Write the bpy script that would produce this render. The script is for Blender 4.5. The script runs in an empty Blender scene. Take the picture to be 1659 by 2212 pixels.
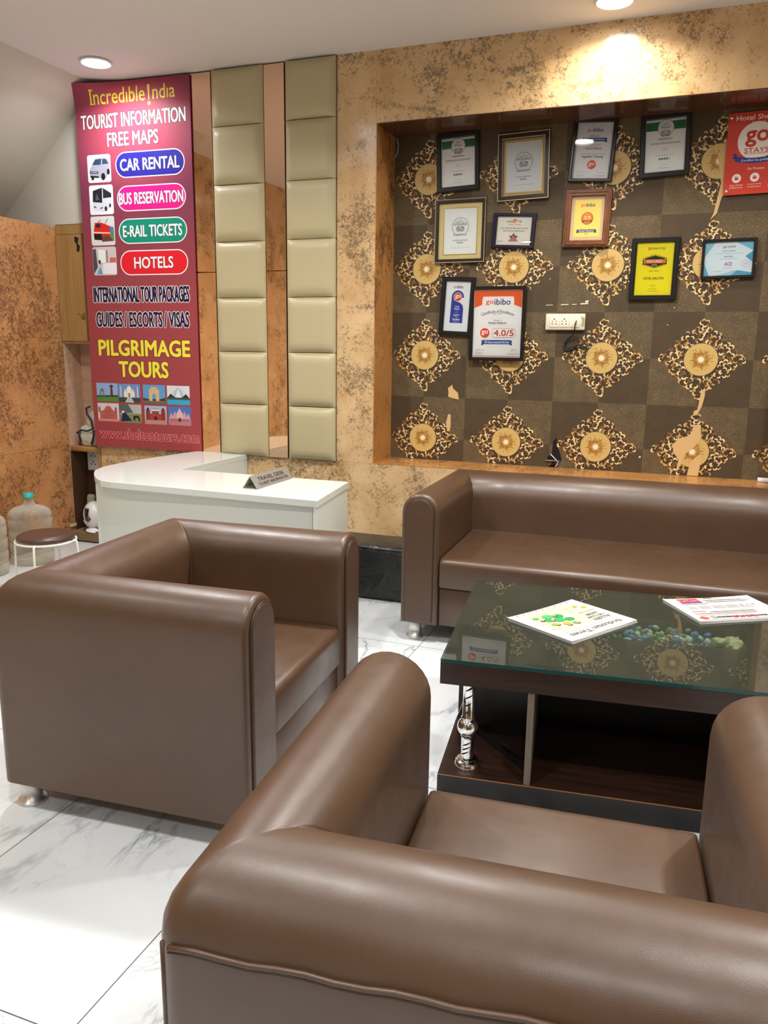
import bpy, bmesh, math, random
from mathutils import Vector, Matrix
SC = bpy.context.scene
COL = SC.collection
rad = math.radians

# ---------------------------------------------------------------- camera
cam_d = bpy.data.cameras.new('camera'); cam = bpy.data.objects.new('camera', cam_d); COL.objects.link(cam)
cam_d.sensor_fit = 'VERTICAL'; cam_d.sensor_height = 36.0; cam_d.lens = 36.0*1702.1/2212.0
cam_d.clip_start = 0.02
YAW, PITCH, ROLL = 0.3531, 0.2032, -0.0140
def cam_matrix():
    cy, sy, cp, sp = math.cos(YAW), math.sin(YAW), math.cos(PITCH), math.sin(PITCH)
    fwd = Vector((-sy*cp, cy*cp, -sp)); right = Vector((cy, sy, 0)); down = fwd.cross(right)
    r = right*math.cos(ROLL)+down*math.sin(ROLL); d = down*math.cos(ROLL)-right*math.sin(ROLL)
    m = Matrix.Identity(4)
    for i in range(3):
        m[i][0] = r[i]; m[i][1] = -d[i]; m[i][2] = -fwd[i]
    m.translation = Vector((0, -4.85, 1.5))
    return m
cam.matrix_world = cam_matrix()
SC.camera = cam

# ---------------------------------------------------------------- world, exposure
w = bpy.data.worlds.new('world'); SC.world = w; w.use_nodes = True
w.node_tree.nodes['Background'].inputs[0].default_value = (0.9, 0.95, 1.0, 1)
w.node_tree.nodes['Background'].inputs[1].default_value = 0.3
SC.view_settings.view_transform = 'Standard'; SC.view_settings.look = 'None'
SC.view_settings.exposure = 0.25; SC.view_settings.gamma = 1.0; SC.view_settings.use_curve_mapping = False
SC.cycles.use_denoising = True
SC.cycles.max_bounces = 10; SC.cycles.transparent_max_bounces = 16
SC.cycles.sample_clamp_indirect = 6.0
ZC = 3.264          # ceiling height
# downlights: x, y, watts, colour, visible label
DOWNLIGHTS = [(-3.64, -0.37, 11, (0.86, 0.91, 1.0)), (-0.474, -0.27, 13, (1.0, 0.91, 0.78)),
              (-2.6, -1.75, 30, (1, .98, .955)), (-0.9, -1.55, 32, (1, .98, .955)), (0.9, -1.5, 32, (1, .98, .955)),
              (-3.0, -3.9, 10, (1, .98, .955)), (-1.1, -3.9, 18, (1, .98, .955)), (0.9, -3.9, 26, (1, .98, .955)),
              (-2.2, -6.2, 22, (1, .98, .955)), (0.4, -6.2, 22, (1, .98, .955))]

# ---------------------------------------------------------------- helpers
def lin(c):
    return tuple((x/12.92 if x <= .04045 else ((x+.055)/1.055)**2.4) for x in c)
def rgb(r, g, b):
    return lin((r/255, g/255, b/255))
def hexc(h):
    h = h.lstrip('#'); return rgb(int(h[0:2], 16), int(h[2:4], 16), int(h[4:6], 16))
MATS = {}
def mat(name, col=(.8, .8, .8), rough=.5, metal=0., spec=.5, emit=None, es=0., coat=0., sheen=0.):
    if name in MATS: return MATS[name]
    m = bpy.data.materials.new(name); m.use_nodes = True
    b = m.node_tree.nodes['Principled BSDF']
    b.inputs['Base Color'].default_value = (*col, 1); b.inputs['Roughness'].default_value = rough
    b.inputs['Metallic'].default_value = metal; b.inputs['Specular IOR Level'].default_value = spec
    b.inputs['Coat Weight'].default_value = coat; b.inputs['Coat Roughness'].default_value = .05
    if emit: b.inputs['Emission Color'].default_value = (*emit, 1); b.inputs['Emission Strength'].default_value = es
    MATS[name] = m
    return m
class NT:
    """small wrapper for building node materials"""
    def __init__(s, m):
        s.m = m; s.t = m.node_tree; s.b = s.t.nodes['Principled BSDF']; s.out = s.t.nodes['Material Output']
    def n(s, typ, **kw):
        x = s.t.nodes.new(typ)
        for k, v in kw.items():
            if k.startswith('i_'):
                key = k[2:]
                x.inputs[int(key) if key.isdigit() else key].default_value = v
            else: setattr(x, k, v)
        return x
    def l(s, a, b): s.t.links.new(a, b)
    def math(s, op, a, b=None, clamp=False):
        x = s.n('ShaderNodeMath', operation=op, use_clamp=clamp)
        for i, v in enumerate((a, b)):
            if v is None: continue
            if isinstance(v, (int, float)): x.inputs[i].default_value = v
            else: s.l(v, x.inputs[i])
        return x.outputs[0]
    def coords(s, scale=(1, 1, 1), kind='Object', loc=(0, 0, 0), rot=(0, 0, 0)):
        tc = s.n('ShaderNodeTexCoord'); mp = s.n('ShaderNodeMapping')
        mp.inputs['Scale'].default_value = scale; mp.inputs['Location'].default_value = loc; mp.inputs['Rotation'].default_value = rot
        s.l(tc.outputs[kind], mp.inputs[0]); return mp.outputs[0]
    def noise(s, vec, scale, detail=4, rough=.55, dist=0.):
        x = s.n('ShaderNodeTexNoise'); x.inputs['Scale'].default_value = scale; x.inputs['Detail'].default_value = detail
        x.inputs['Roughness'].default_value = rough; x.inputs['Distortion'].default_value = dist
        if vec is not None: s.l(vec, x.inputs['Vector'])
        return x.outputs['Fac']
    def ramp(s, fac, stops, interp='LINEAR'):
        x = s.n('ShaderNodeValToRGB'); cr = x.color_ramp; cr.interpolation = interp
        while len(cr.elements) < len(stops): cr.elements.new(.5)
        for e, (p, c) in zip(cr.elements, stops):
            e.position = p; e.color = (*c, 1) if len(c) == 3 else c
        s.l(fac, x.inputs[0]); return x.outputs[0]
    def mix(s, fac, a, b, blend='MIX'):
        x = s.n('ShaderNodeMix', data_type='RGBA', blend_type=blend)
        for sock, v in ((x.inputs[0], fac), (x.inputs[6], a), (x.inputs[7], b)):
            if isinstance(v, (int, float)): sock.default_value = v
            elif isinstance(v, tuple): sock.default_value = (*v, 1) if len(v) == 3 else v
            else: s.l(v, sock)
        return x.outputs[2]
    def bump(s, h, strength=.2, dist=.01):
        x = s.n('ShaderNodeBump'); x.inputs['Strength'].default_value = strength; x.inputs['Distance'].default_value = dist
        s.l(h, x.inputs['Height']); s.l(x.outputs[0], s.b.inputs['Normal']); return x

class MB:
    """collects verts / faces / material slots for ONE mesh object"""
    def __init__(s): s.v = []; s.f = []; s.mi = []; s.mats = []; s.sm = []
    def slot(s, m):
        if m not in s.mats: s.mats.append(m)
        return s.mats.index(m)
    def add(s, verts, faces, m=None, smooth=False):
        o = len(s.v); s.v += [tuple(x) for x in verts]; k = s.slot(m) if m else 0
        for f in faces:
            s.f.append([i+o for i in f]); s.mi.append(k); s.sm.append(smooth)
    def bm(s, b, m=None, smooth=False, mtx=None):
        b.verts.index_update()
        vs = [(mtx @ v.co if mtx else v.co)[:] for v in b.verts]
        s.add(vs, [[v.index for v in f.verts] for f in b.faces], m, smooth); b.free()
    def box(s, x0, x1, y0, y1, z0, z1, m=None, bev=0., seg=2, mtx=None, smooth=None):
        b = bmesh.new(); bmesh.ops.create_cube(b, size=1)
        for v in b.verts:
            v.co = Vector(((x0+x1)/2+v.co.x*(x1-x0), (y0+y1)/2+v.co.y*(y1-y0), (z0+z1)/2+v.co.z*(z1-z0)))
        if bev: bmesh.ops.bevel(b, geom=b.edges[:], offset=bev, segments=seg, profile=.5, affect='EDGES')
        s.bm(b, m, bool(bev) if smooth is None else smooth, mtx)
    def lathe(s, prof, n=32, m=None, mtx=None, smooth=True):
        vs = []; fs = []
        for (r, z) in prof:
            for k in range(n):
                a = 2*math.pi*k/n; p = Vector((r*math.cos(a), r*math.sin(a), z)); vs.append(mtx @ p if mtx else p)
        for i in range(len(prof)-1):
            for k in range(n):
                fs.append([i*n+k, i*n+(k+1) % n, (i+1)*n+(k+1) % n, (i+1)*n+k])
        if prof[0][0] > 1e-5: fs.append(list(range(n))[::-1])
        if prof[-1][0] > 1e-5: fs.append([(len(prof)-1)*n+k for k in range(n)])
        s.add(vs, fs, m, smooth)
    def tube(s, pts, r, n=8, m=None, closed=False, smooth=True, taper=None):
        pts = [Vector(p) for p in pts]; N = len(pts); vs = []; fs = []
        prev = None
        for i, p in enumerate(pts):
            a = pts[(i-1) % N] if (i > 0 or closed) else p; b_ = pts[(i+1) % N] if (i < N-1 or closed) else p
            t = (b_-a).normalized()
            if prev is None:
                ref = Vector((0, 0, 1)) if abs(t.z) < .9 else Vector((1, 0, 0)); u = t.cross(ref).normalized()
            else:
                u = (prev-t*prev.dot(t)).normalized()
            prev = u; v_ = t.cross(u); rr = r*(taper[i] if taper else 1)
            for k in range(n):
                an = 2*math.pi*k/n; vs.append(p+u*(math.cos(an)*rr)+v_*(math.sin(an)*rr))
        for i in range(N if closed else N-1):
            j = (i+1) % N
            for k in range(n): fs.append([i*n+k, i*n+(k+1) % n, j*n+(k+1) % n, j*n+k])
        if not closed: fs.append(list(range(n))[::-1]); fs.append([(N-1)*n+k for k in range(n)])
        s.add(vs, fs, m, smooth)
    def prism(s, poly, z0, z1, m=None, axis='z'):
        n = len(poly)
        def P(a, b, c): return (a, b, c) if axis == 'z' else ((a, c, b) if axis == 'y' else (c, a, b))
        vs = [P(x, y, z0) for x, y in poly]+[P(x, y, z1) for x, y in poly]
        fs = [list(range(n))[::-1], [n+i for i in range(n)]]+[[i, (i+1) % n, n+(i+1) % n, n+i] for i in range(n)]
        s.add(vs, fs, m)
    def build(s, name, m=None, parent=None, loc=(0, 0, 0), rot=(0, 0, 0), recalc=True):
        me = bpy.data.meshes.new(name); me.from_pydata(s.v, [], s.f)
        if m is not None and not s.mats: s.mats = [m]
        for x in (s.mats or []): me.materials.append(x)
        if s.mats:
            me.polygons.foreach_set('material_index', s.mi)
        me.polygons.foreach_set('use_smooth', s.sm)
        if recalc:
            b = bmesh.new(); b.from_mesh(me); bmesh.ops.recalc_face_normals(b, faces=b.faces[:]); b.to_mesh(me); b.free()
        me.update()
        o = bpy.data.objects.new(name, me); COL.objects.link(o)
        o.location = loc; o.rotation_euler = rot
        if parent is not None: o.parent = parent
        return o
def sharp(o, deg=40):
    """auto-smooth by angle: mark sharp edges"""
    me = o.data; b = bmesh.new(); b.from_mesh(me)
    for e in b.edges:
        if len(e.link_faces) == 2 and e.calc_face_angle(0) > rad(deg): e.smooth = False
    for f in b.faces: f.smooth = True
    b.to_mesh(me); b.free(); return o
def bevel(o, wd=.004, seg=2):
    md = o.modifiers.new('bevel', 'BEVEL'); md.width = wd; md.segments = seg; md.limit_method = 'ANGLE'; return o
def tag(o, label, cat, group=None, kind=None):
    o['label'] = label; o['category'] = cat
    if group: o['group'] = group
    if kind: o['kind'] = kind
    return o
def empty(name, loc=(0, 0, 0), rot=(0, 0, 0)):
    o = bpy.data.objects.new(name, None); COL.objects.link(o); o.location = loc; o.rotation_euler = rot; o.empty_display_size = .05
    return o
def struct(o): o['kind'] = 'structure'; return o
def copy_tree(o, parent=None):
    c = o.copy(); COL.objects.link(c)
    if parent is not None: c.parent = parent
    for ch in list(o.children): copy_tree(ch, c)
    return c

# ---------------------------------------------------------------- materials
def m_leather():
    m = mat('brown leatherette', rgb(80, 56, 38), .39, spec=.72); t = NT(m)
    co = t.coords((1, 1, 1))
    n = t.noise(co, 3.0, 3, .5)
    c = t.ramp(n, [(.3, rgb(77, 53, 35)), (.7, rgb(86, 61, 42))]); t.l(c, t.b.inputs['Base Color'])
    f = t.noise(co, 900, 2, .5); big = t.noise(co, 9, 2, .5)
    t.b.inputs['Coat Weight'].default_value = .10; t.b.inputs['Coat Roughness'].default_value = .26
    h = t.math('ADD', t.math('MULTIPLY', f, .06), t.math('MULTIPLY', big, .7))
    t.bump(h, .25, .012)
    r = t.ramp(t.noise(co, 14, 4), [(.3, (.35,)*3), (.7, (.44,)*3)]); t.l(r, t.b.inputs['Roughness'])
    return m
def m_laminate(name, base, light, dark, sc=1., stretch=(1, 1, 1), thr=.5, rough=.22):
    m = mat(name, base, rough, spec=.5); t = NT(m)
    co = t.coords(stretch)
    big = t.noise(co, 2.2*sc, 4, .55, .8); mid = t.noise(co, 8*sc, 5, .6, .5); fine = t.noise(co, 62*sc, 7, .74, 1.2); grain = t.noise(co, 22*sc, 4, .6, 1.0)
    ground = t.mix(t.ramp(t.noise(co, 3.7*sc, 5, .6, .4), [(.35, (0,)*3), (.65, (1,)*3)]), base, light)
    clus = t.math('ADD', t.math('MULTIPLY', big, .6), t.math('MULTIPLY', mid, .4))
    clus = t.ramp(clus, [(thr-.06, (0,)*3), (thr+.12, (1,)*3)])
    fl = t.math('ADD', t.math('MULTIPLY', fine, .7), t.math('MULTIPLY', grain, .3))
    k = t.math('ADD', fl, t.math('MULTIPLY', t.math('SUBTRACT', clus, .5), .13))
    mask = t.ramp(k, [(.51, (0,)*3), (.60, (.8,)*3)])
    c = t.mix(mask, ground, dark); t.l(c, t.b.inputs['Base Color'])
    return m
def m_floor():
    m = mat('marble floor tile', (.8, .8, .8), .06, spec=.5); t = NT(m)
    co = t.coords((1, 1, 1))
    sep = t.n('ShaderNodeSeparateXYZ'); t.l(co, sep.inputs[0])
    TW, TL = .633, 1.266
    fx = t.math('DIVIDE', t.math('ADD', sep.outputs[0], 1.155+TW*20), TW)
    fy = t.math('DIVIDE', t.math('ADD', sep.outputs[1], 1.171+TL*20), TL)
    ix = t.math('FLOOR', fx); iy = t.math('FLOOR', fy)
    dx = t.math('FRACT', fx); dy = t.math('FRACT', fy)
    def edge(d, wd):
        return t.math('LESS_THAN', t.math('MINIMUM', d, t.math('SUBTRACT', 1.0, d)), wd)
    grout = t.math('MAXIMUM', edge(dx, .0016/TW), edge(dy, .0016/TL))
    # each tile has its own veins
    cmb = t.n('ShaderNodeCombineXYZ')
    t.l(t.math('MULTIPLY', ix, 3.71), cmb.inputs[0]); t.l(t.math('MULTIPLY', iy, 5.13), cmb.inputs[1])
    va = t.n('ShaderNodeVectorMath', operation='ADD'); t.l(co, va.inputs[0]); t.l(cmb.outputs[0], va.inputs[1])
    mp = t.n('ShaderNodeMapping'); mp.inputs['Rotation'].default_value = (0, 0, .9); mp.inputs['Scale'].default_value = (1.0, .42, 1); t.l(va.outputs[0], mp.inputs[0])
    n1 = t.noise(mp.outputs[0], 2.1, 7, .6, .5)
    v1 = t.math('ABSOLUTE', t.math('SUBTRACT', n1, .5))
    n2 = t.noise(va.outputs[0], 2.8, 6, .62, .9)
    v2 = t.math('ABSOLUTE', t.math('SUBTRACT', n2, .47))
    gate = t.ramp(t.noise(va.outputs[0], 1.7, 2), [(.44, (0,)*3), (.6, (1,)*3)])
    vein1 = t.math('MULTIPLY', t.ramp(v1, [(0, (1,)*3), (.006, (.6,)*3), (.022, (0,)*3)]), gate)
    vein2 = t.math('MULTIPLY', t.ramp(v2, [(0, (.5,)*3), (.010, (0,)*3)]), gate)
    vn = t.math('MAXIMUM', vein1, vein2)
    cloud = t.ramp(t.noise(va.outputs[0], 1.2, 4, .5, .4), [(.35, rgb(210, 215, 218)), (.7, rgb(226, 230, 232))])
    c = t.mix(t.math('MULTIPLY', vn, .75), cloud, rgb(118, 124, 132))
    c = t.mix(grout, c, rgb(70, 66, 60)); t.l(c, t.b.inputs['Base Color'])
    r = t.math('ADD', t.math('MULTIPLY', grout, .5), .07); t.l(r, t.b.inputs['Roughness'])
    return m
WX0, WLX, WZ0, WLZ = -1.633, .5793, .9095, .5577
def m_wallpaper():
    m = mat('brown checked wallpaper', rgb(80, 64, 44), .55, spec=.35); t = NT(m)
    co = t.coords((1, 1, 1)); sep = t.n('ShaderNodeSeparateXYZ'); t.l(co, sep.inputs[0])
    a = t.math('FLOOR', t.math('DIVIDE', t.math('SUBTRACT', sep.outputs[0], WX0-20*WLX), WLX/2))
    b = t.math('FLOOR', t.math('DIVIDE', t.math('SUBTRACT', sep.outputs[2], WZ0-20*WLZ), WLZ/2))
    ck = t.math('MODULO', t.math('ADD', a, b), 2.0)
    fine = t.noise(co, 120, 5, .7); mid = t.noise(co, 12, 5, .65)
    lightc = t.ramp(fine, [(.32, rgb(78, 66, 45)), (.5, rgb(106, 90, 64)), (.68, rgb(138, 119, 87))])
    darkc = t.ramp(fine, [(.3, rgb(70, 57, 40)), (.7, rgb(92, 76, 54))])
    c = t.mix(ck, lightc, darkc)
    c = t.mix(t.ramp(mid, [(.35, (.45,)*3), (.65, (0,)*3)]), c, rgb(64, 53, 38))
    t.l(c, t.b.inputs['Base Color']); t.bump(fine, .15, .004)
    return m
def m_wood(name, c0, c1, rough=.35, sc=1., axis=(1, 12, 12)):
    m = mat(name, c0, rough); t = NT(m); co = t.coords(tuple(a*sc for a in axis))
    n = t.noise(co, 2.5, 6, .65, 1.2); c = t.ramp(n, [(.3, c0), (.7, c1)]); t.l(c, t.b.inputs['Base Color']); return m
def m_glass(name, tint=(1, 1, 1), ior=1.5, rough=.0, tr=1.0):
    """clear pane: transparent straight-through light plus Fresnel reflection"""
    m = bpy.data.materials.new(name); m.use_nodes = True; t = m.node_tree; t.nodes.remove(t.nodes['Principled BSDF'])
    out = t.nodes['Material Output']; tp = t.nodes.new('ShaderNodeBsdfTransparent'); tp.inputs[0].default_value = (*tint, 1)
    gl = t.nodes.new('ShaderNodeBsdfGlossy'); gl.inputs['Roughness'].default_value = rough; gl.inputs[0].default_value = (tr, tr, tr, 1)
    fr = t.nodes.new('ShaderNodeFresnel'); fr.inputs[0].default_value = ior
    mx = t.nodes.new('ShaderNodeMixShader'); t.links.new(fr.outputs[0], mx.inputs[0]); t.links.new(tp.outputs[0], mx.inputs[1])
    t.links.new(gl.outputs[0], mx.inputs[2]); t.links.new(mx.outputs[0], out.inputs[0]); MATS[name] = m
    return m
def m_bottle():
    m = bpy.data.materials.new('clear scuffed plastic'); m.use_nodes = True; t = m.node_tree
    b = t.nodes['Principled BSDF']; b.inputs['Base Color'].default_value = (*rgb(226, 224, 212), 1); b.inputs['Roughness'].default_value = .15
    tp = t.nodes.new('ShaderNodeBsdfTransparent'); tp.inputs[0].default_value = (*rgb(238, 236, 226), 1)
    mx = t.nodes.new('ShaderNodeMixShader'); lw = t.nodes.new('ShaderNodeLayerWeight'); lw.inputs[0].default_value = .35
    mr = t.nodes.new('ShaderNodeMapRange'); mr.inputs['To Min'].default_value = .13; mr.inputs['To Max'].default_value = .8
    t.links.new(lw.outputs['Facing'], mr.inputs[0]); t.links.new(mr.outputs[0], mx.inputs[0])
    t.links.new(tp.outputs[0], mx.inputs[1]); t.links.new(b.outputs[0], mx.inputs[2])
    t.links.new(mx.outputs[0], t.nodes['Material Output'].inputs[0]); return m
CLEARB = bpy.data.materials.new('clear pane back'); CLEARB.use_nodes = True
_t = CLEARB.node_tree; _t.nodes.remove(_t.nodes['Principled BSDF']); _n = _t.nodes.new('ShaderNodeBsdfTransparent'); _t.links.new(_n.outputs[0], _t.nodes['Material Output'].inputs[0])
def pane(b, x0, x1, y0, y1, z0, z1, front, side, axis):
    """glass slab: reflecting face on top (axis z) or towards -Y (axis y), clear far face, rim material"""
    v = [(x0, y0, z0), (x1, y0, z0), (x1, y1, z0), (x0, y1, z0), (x0, y0, z1), (x1, y0, z1), (x1, y1, z1), (x0, y1, z1)]
    F = {'-z': [0, 3, 2, 1], '+z': [4, 5, 6, 7], '-y': [0, 1, 5, 4], '+y': [2, 3, 7, 6], '-x': [3, 0, 4, 7], '+x': [1, 2, 6, 5]}
    fr_, bk_ = ('+z', '-z') if axis == 'z' else ('-y', '+y')
    for k_, f_ in F.items(): b.add([v[i] for i in f_], [[0, 1, 2, 3]], front if k_ == fr_ else (CLEARB if k_ == bk_ else side))
LEATHER = m_leather()
PIPING = mat('dark brown piping', rgb(58, 40, 30), .4)
CHROME = mat('polished chrome', (.85, .85, .84), .08, 1.)
STEEL = mat('brushed steel', (.72, .71, .68), .38, .85)
LAM = m_laminate('gold mottled laminate', rgb(202, 164, 116), rgb(222, 190, 146), rgb(98, 86, 68), thr=.47, rough=.17)
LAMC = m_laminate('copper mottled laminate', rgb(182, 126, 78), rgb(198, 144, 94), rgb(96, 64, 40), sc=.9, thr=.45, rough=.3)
LAMR = m_laminate('gold laminate grazing tone', rgb(176, 122, 66), rgb(190, 136, 78), rgb(88, 56, 28), sc=1.4, stretch=(1, .6, .3), thr=.49, rough=.25)  # same gold laminate, its deeper look at grazing angles put into the colour
FLOOR = m_floor(); WALLP = m_wallpaper()
PLASTER = mat('off-white plaster', rgb(206, 200, 186), .7, spec=.2)
CEIL = mat('white ceiling paint', rgb(226, 222, 218), .75, spec=.2)
ROOMW = mat('beige room paint', rgb(176, 158, 134), .7, spec=.2)
WHITE = mat('white gloss laminate', rgb(216, 222, 216), .12, spec=.5)
KHAKI = mat('beige leatherette', rgb(186, 174, 138), .42)
MIRROR = mat('rose gold mirror', rgb(238, 202, 172), .02, 1.)
DARKWOOD = m_wood('dark brown wood laminate', rgb(34, 22, 17), rgb(58, 36, 27), .3)
BLACKWOOD = mat('black wood laminate', rgb(20, 16, 14), .35)
GREYWOOD = m_wood('greyed board edge', rgb(92, 80, 68), rgb(120, 106, 90), .5, axis=(12, 12, 1))
EDGE = mat('worn orange edge', rgb(150, 98, 54), .5)
PLY = m_wood('yellow plywood', rgb(176, 138, 84), rgb(150, 112, 62), .5, axis=(9, 9, .8))
PINKPLY = m_wood('pinkish plywood', rgb(214, 178, 150), rgb(188, 148, 120), .55, axis=(.8, 9, 9))
BLACK = mat('black satin', rgb(18, 18, 20), .4)
BLACKGAP = mat('black shadow gap', rgb(8, 8, 8), .9)
GLASS = m_glass('clear picture glass', (1, 1, 1), 1.35)
TGLASS = m_glass('tinted table glass', rgb(205, 226, 214), 1.55)
_t = TGLASS.node_tree; _o = _t.nodes['Material Output']; _s = _o.inputs[0].links[0].from_socket
_d = _t.nodes.new('ShaderNodeBsdfDiffuse'); _d.inputs[0].default_value = (*rgb(150, 162, 142), 1); _m = _t.nodes.new('ShaderNodeMixShader'); _m.inputs[0].default_value = .065
_t.links.new(_s, _m.inputs[1]); _t.links.new(_d.outputs[0], _m.inputs[2]); _t.links.new(_m.outputs[0], _o.inputs[0])
GEDGE = mat('green glass edge', rgb(24, 70, 66), .08)
BOTTLE = m_bottle()

# ---------------------------------------------------------------- room shell
XR, YB, XL = 2.6, -8.0, -5.6
def slab(name, x0, x1, y0, y1, z0, z1, m):
    b = MB(); b.box(x0, x1, y0, y1, z0, z1, m); return struct(b.build(name))
slab('floor', XL, XR+.2, YB-.2, .9, -.1, 0, FLOOR)
slab('ceiling', XL, XR+.2, YB-.2, .9, ZC, ZC+.1, CEIL)
slab('wall_right', XR, XR+.2, YB, .9, 0, ZC, ROOMW)
slab('wall_rear', XL, XR+.2, YB-.2, YB, 0, ZC, ROOMW)
# wall facing the camera, at y = 0
slab('wall_back_lower', -4.09, XR, 0, .34, 0, .755, LAM)
slab('wall_back_column', -2.134, -1.873, 0, .4, .756, ZC, LAM)
slab('wall_back_header', -1.872, .565, 0, .4, 2.857, ZC, LAM)
slab('wall_back_column_right', .566, XR, 0, .4, .756, ZC, LAM)
slab('wall_back_panel_backing', -4.09, -2.136, .012, .4, .756, ZC, mat('dark backing board', rgb(40, 32, 28), .6))
slab('wall_back_upper', XL, -4.09, 0, .4, 2.362, ZC, PLASTER)
slab('wall_back_behind', XL, -4.385, 0, .4, 0, 2.361, PLASTER)
# reveals of the niche (thin lining boards)
b = MB(); b.box(-1.8735, -1.868, .001, .334, .756, 2.857, LAMR); struct(b.build('trim_1'))
b = MB(); b.box(.560, .5655, .001, .334, .756, 2.857, LAMR); struct(b.build('trim_2'))
b = MB(); b.box(-1.868, .560, .001, .334, 2.852, 2.8575, m_wood('shaded soffit laminate', rgb(74, 44, 28), rgb(96, 60, 38), .18)); struct(b.build('trim_3'))  # soffit board: shade and reflections of the underside put into a dark colour
b = MB(); b.box(-1.868, .560, .0, .334, .7545, .760, LAMR); struct(b.build('trim_4'))
# partition at the left, sloping soffit under the stairs
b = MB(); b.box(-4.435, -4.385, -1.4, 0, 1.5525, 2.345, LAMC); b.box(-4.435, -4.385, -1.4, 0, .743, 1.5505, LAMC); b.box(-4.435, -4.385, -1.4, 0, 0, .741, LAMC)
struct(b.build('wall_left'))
slab('wall_left_rear', XL, -4.385, YB, -1.4, 0, ZC, LAM)
b = MB(); b.prism([(-3.955, ZC), (-4.85, 2.437), (-5.6, 1.75), (-5.6, ZC)], -1.4, 0, PLASTER, axis='y'); struct(b.build('ceiling_slope'))

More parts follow.
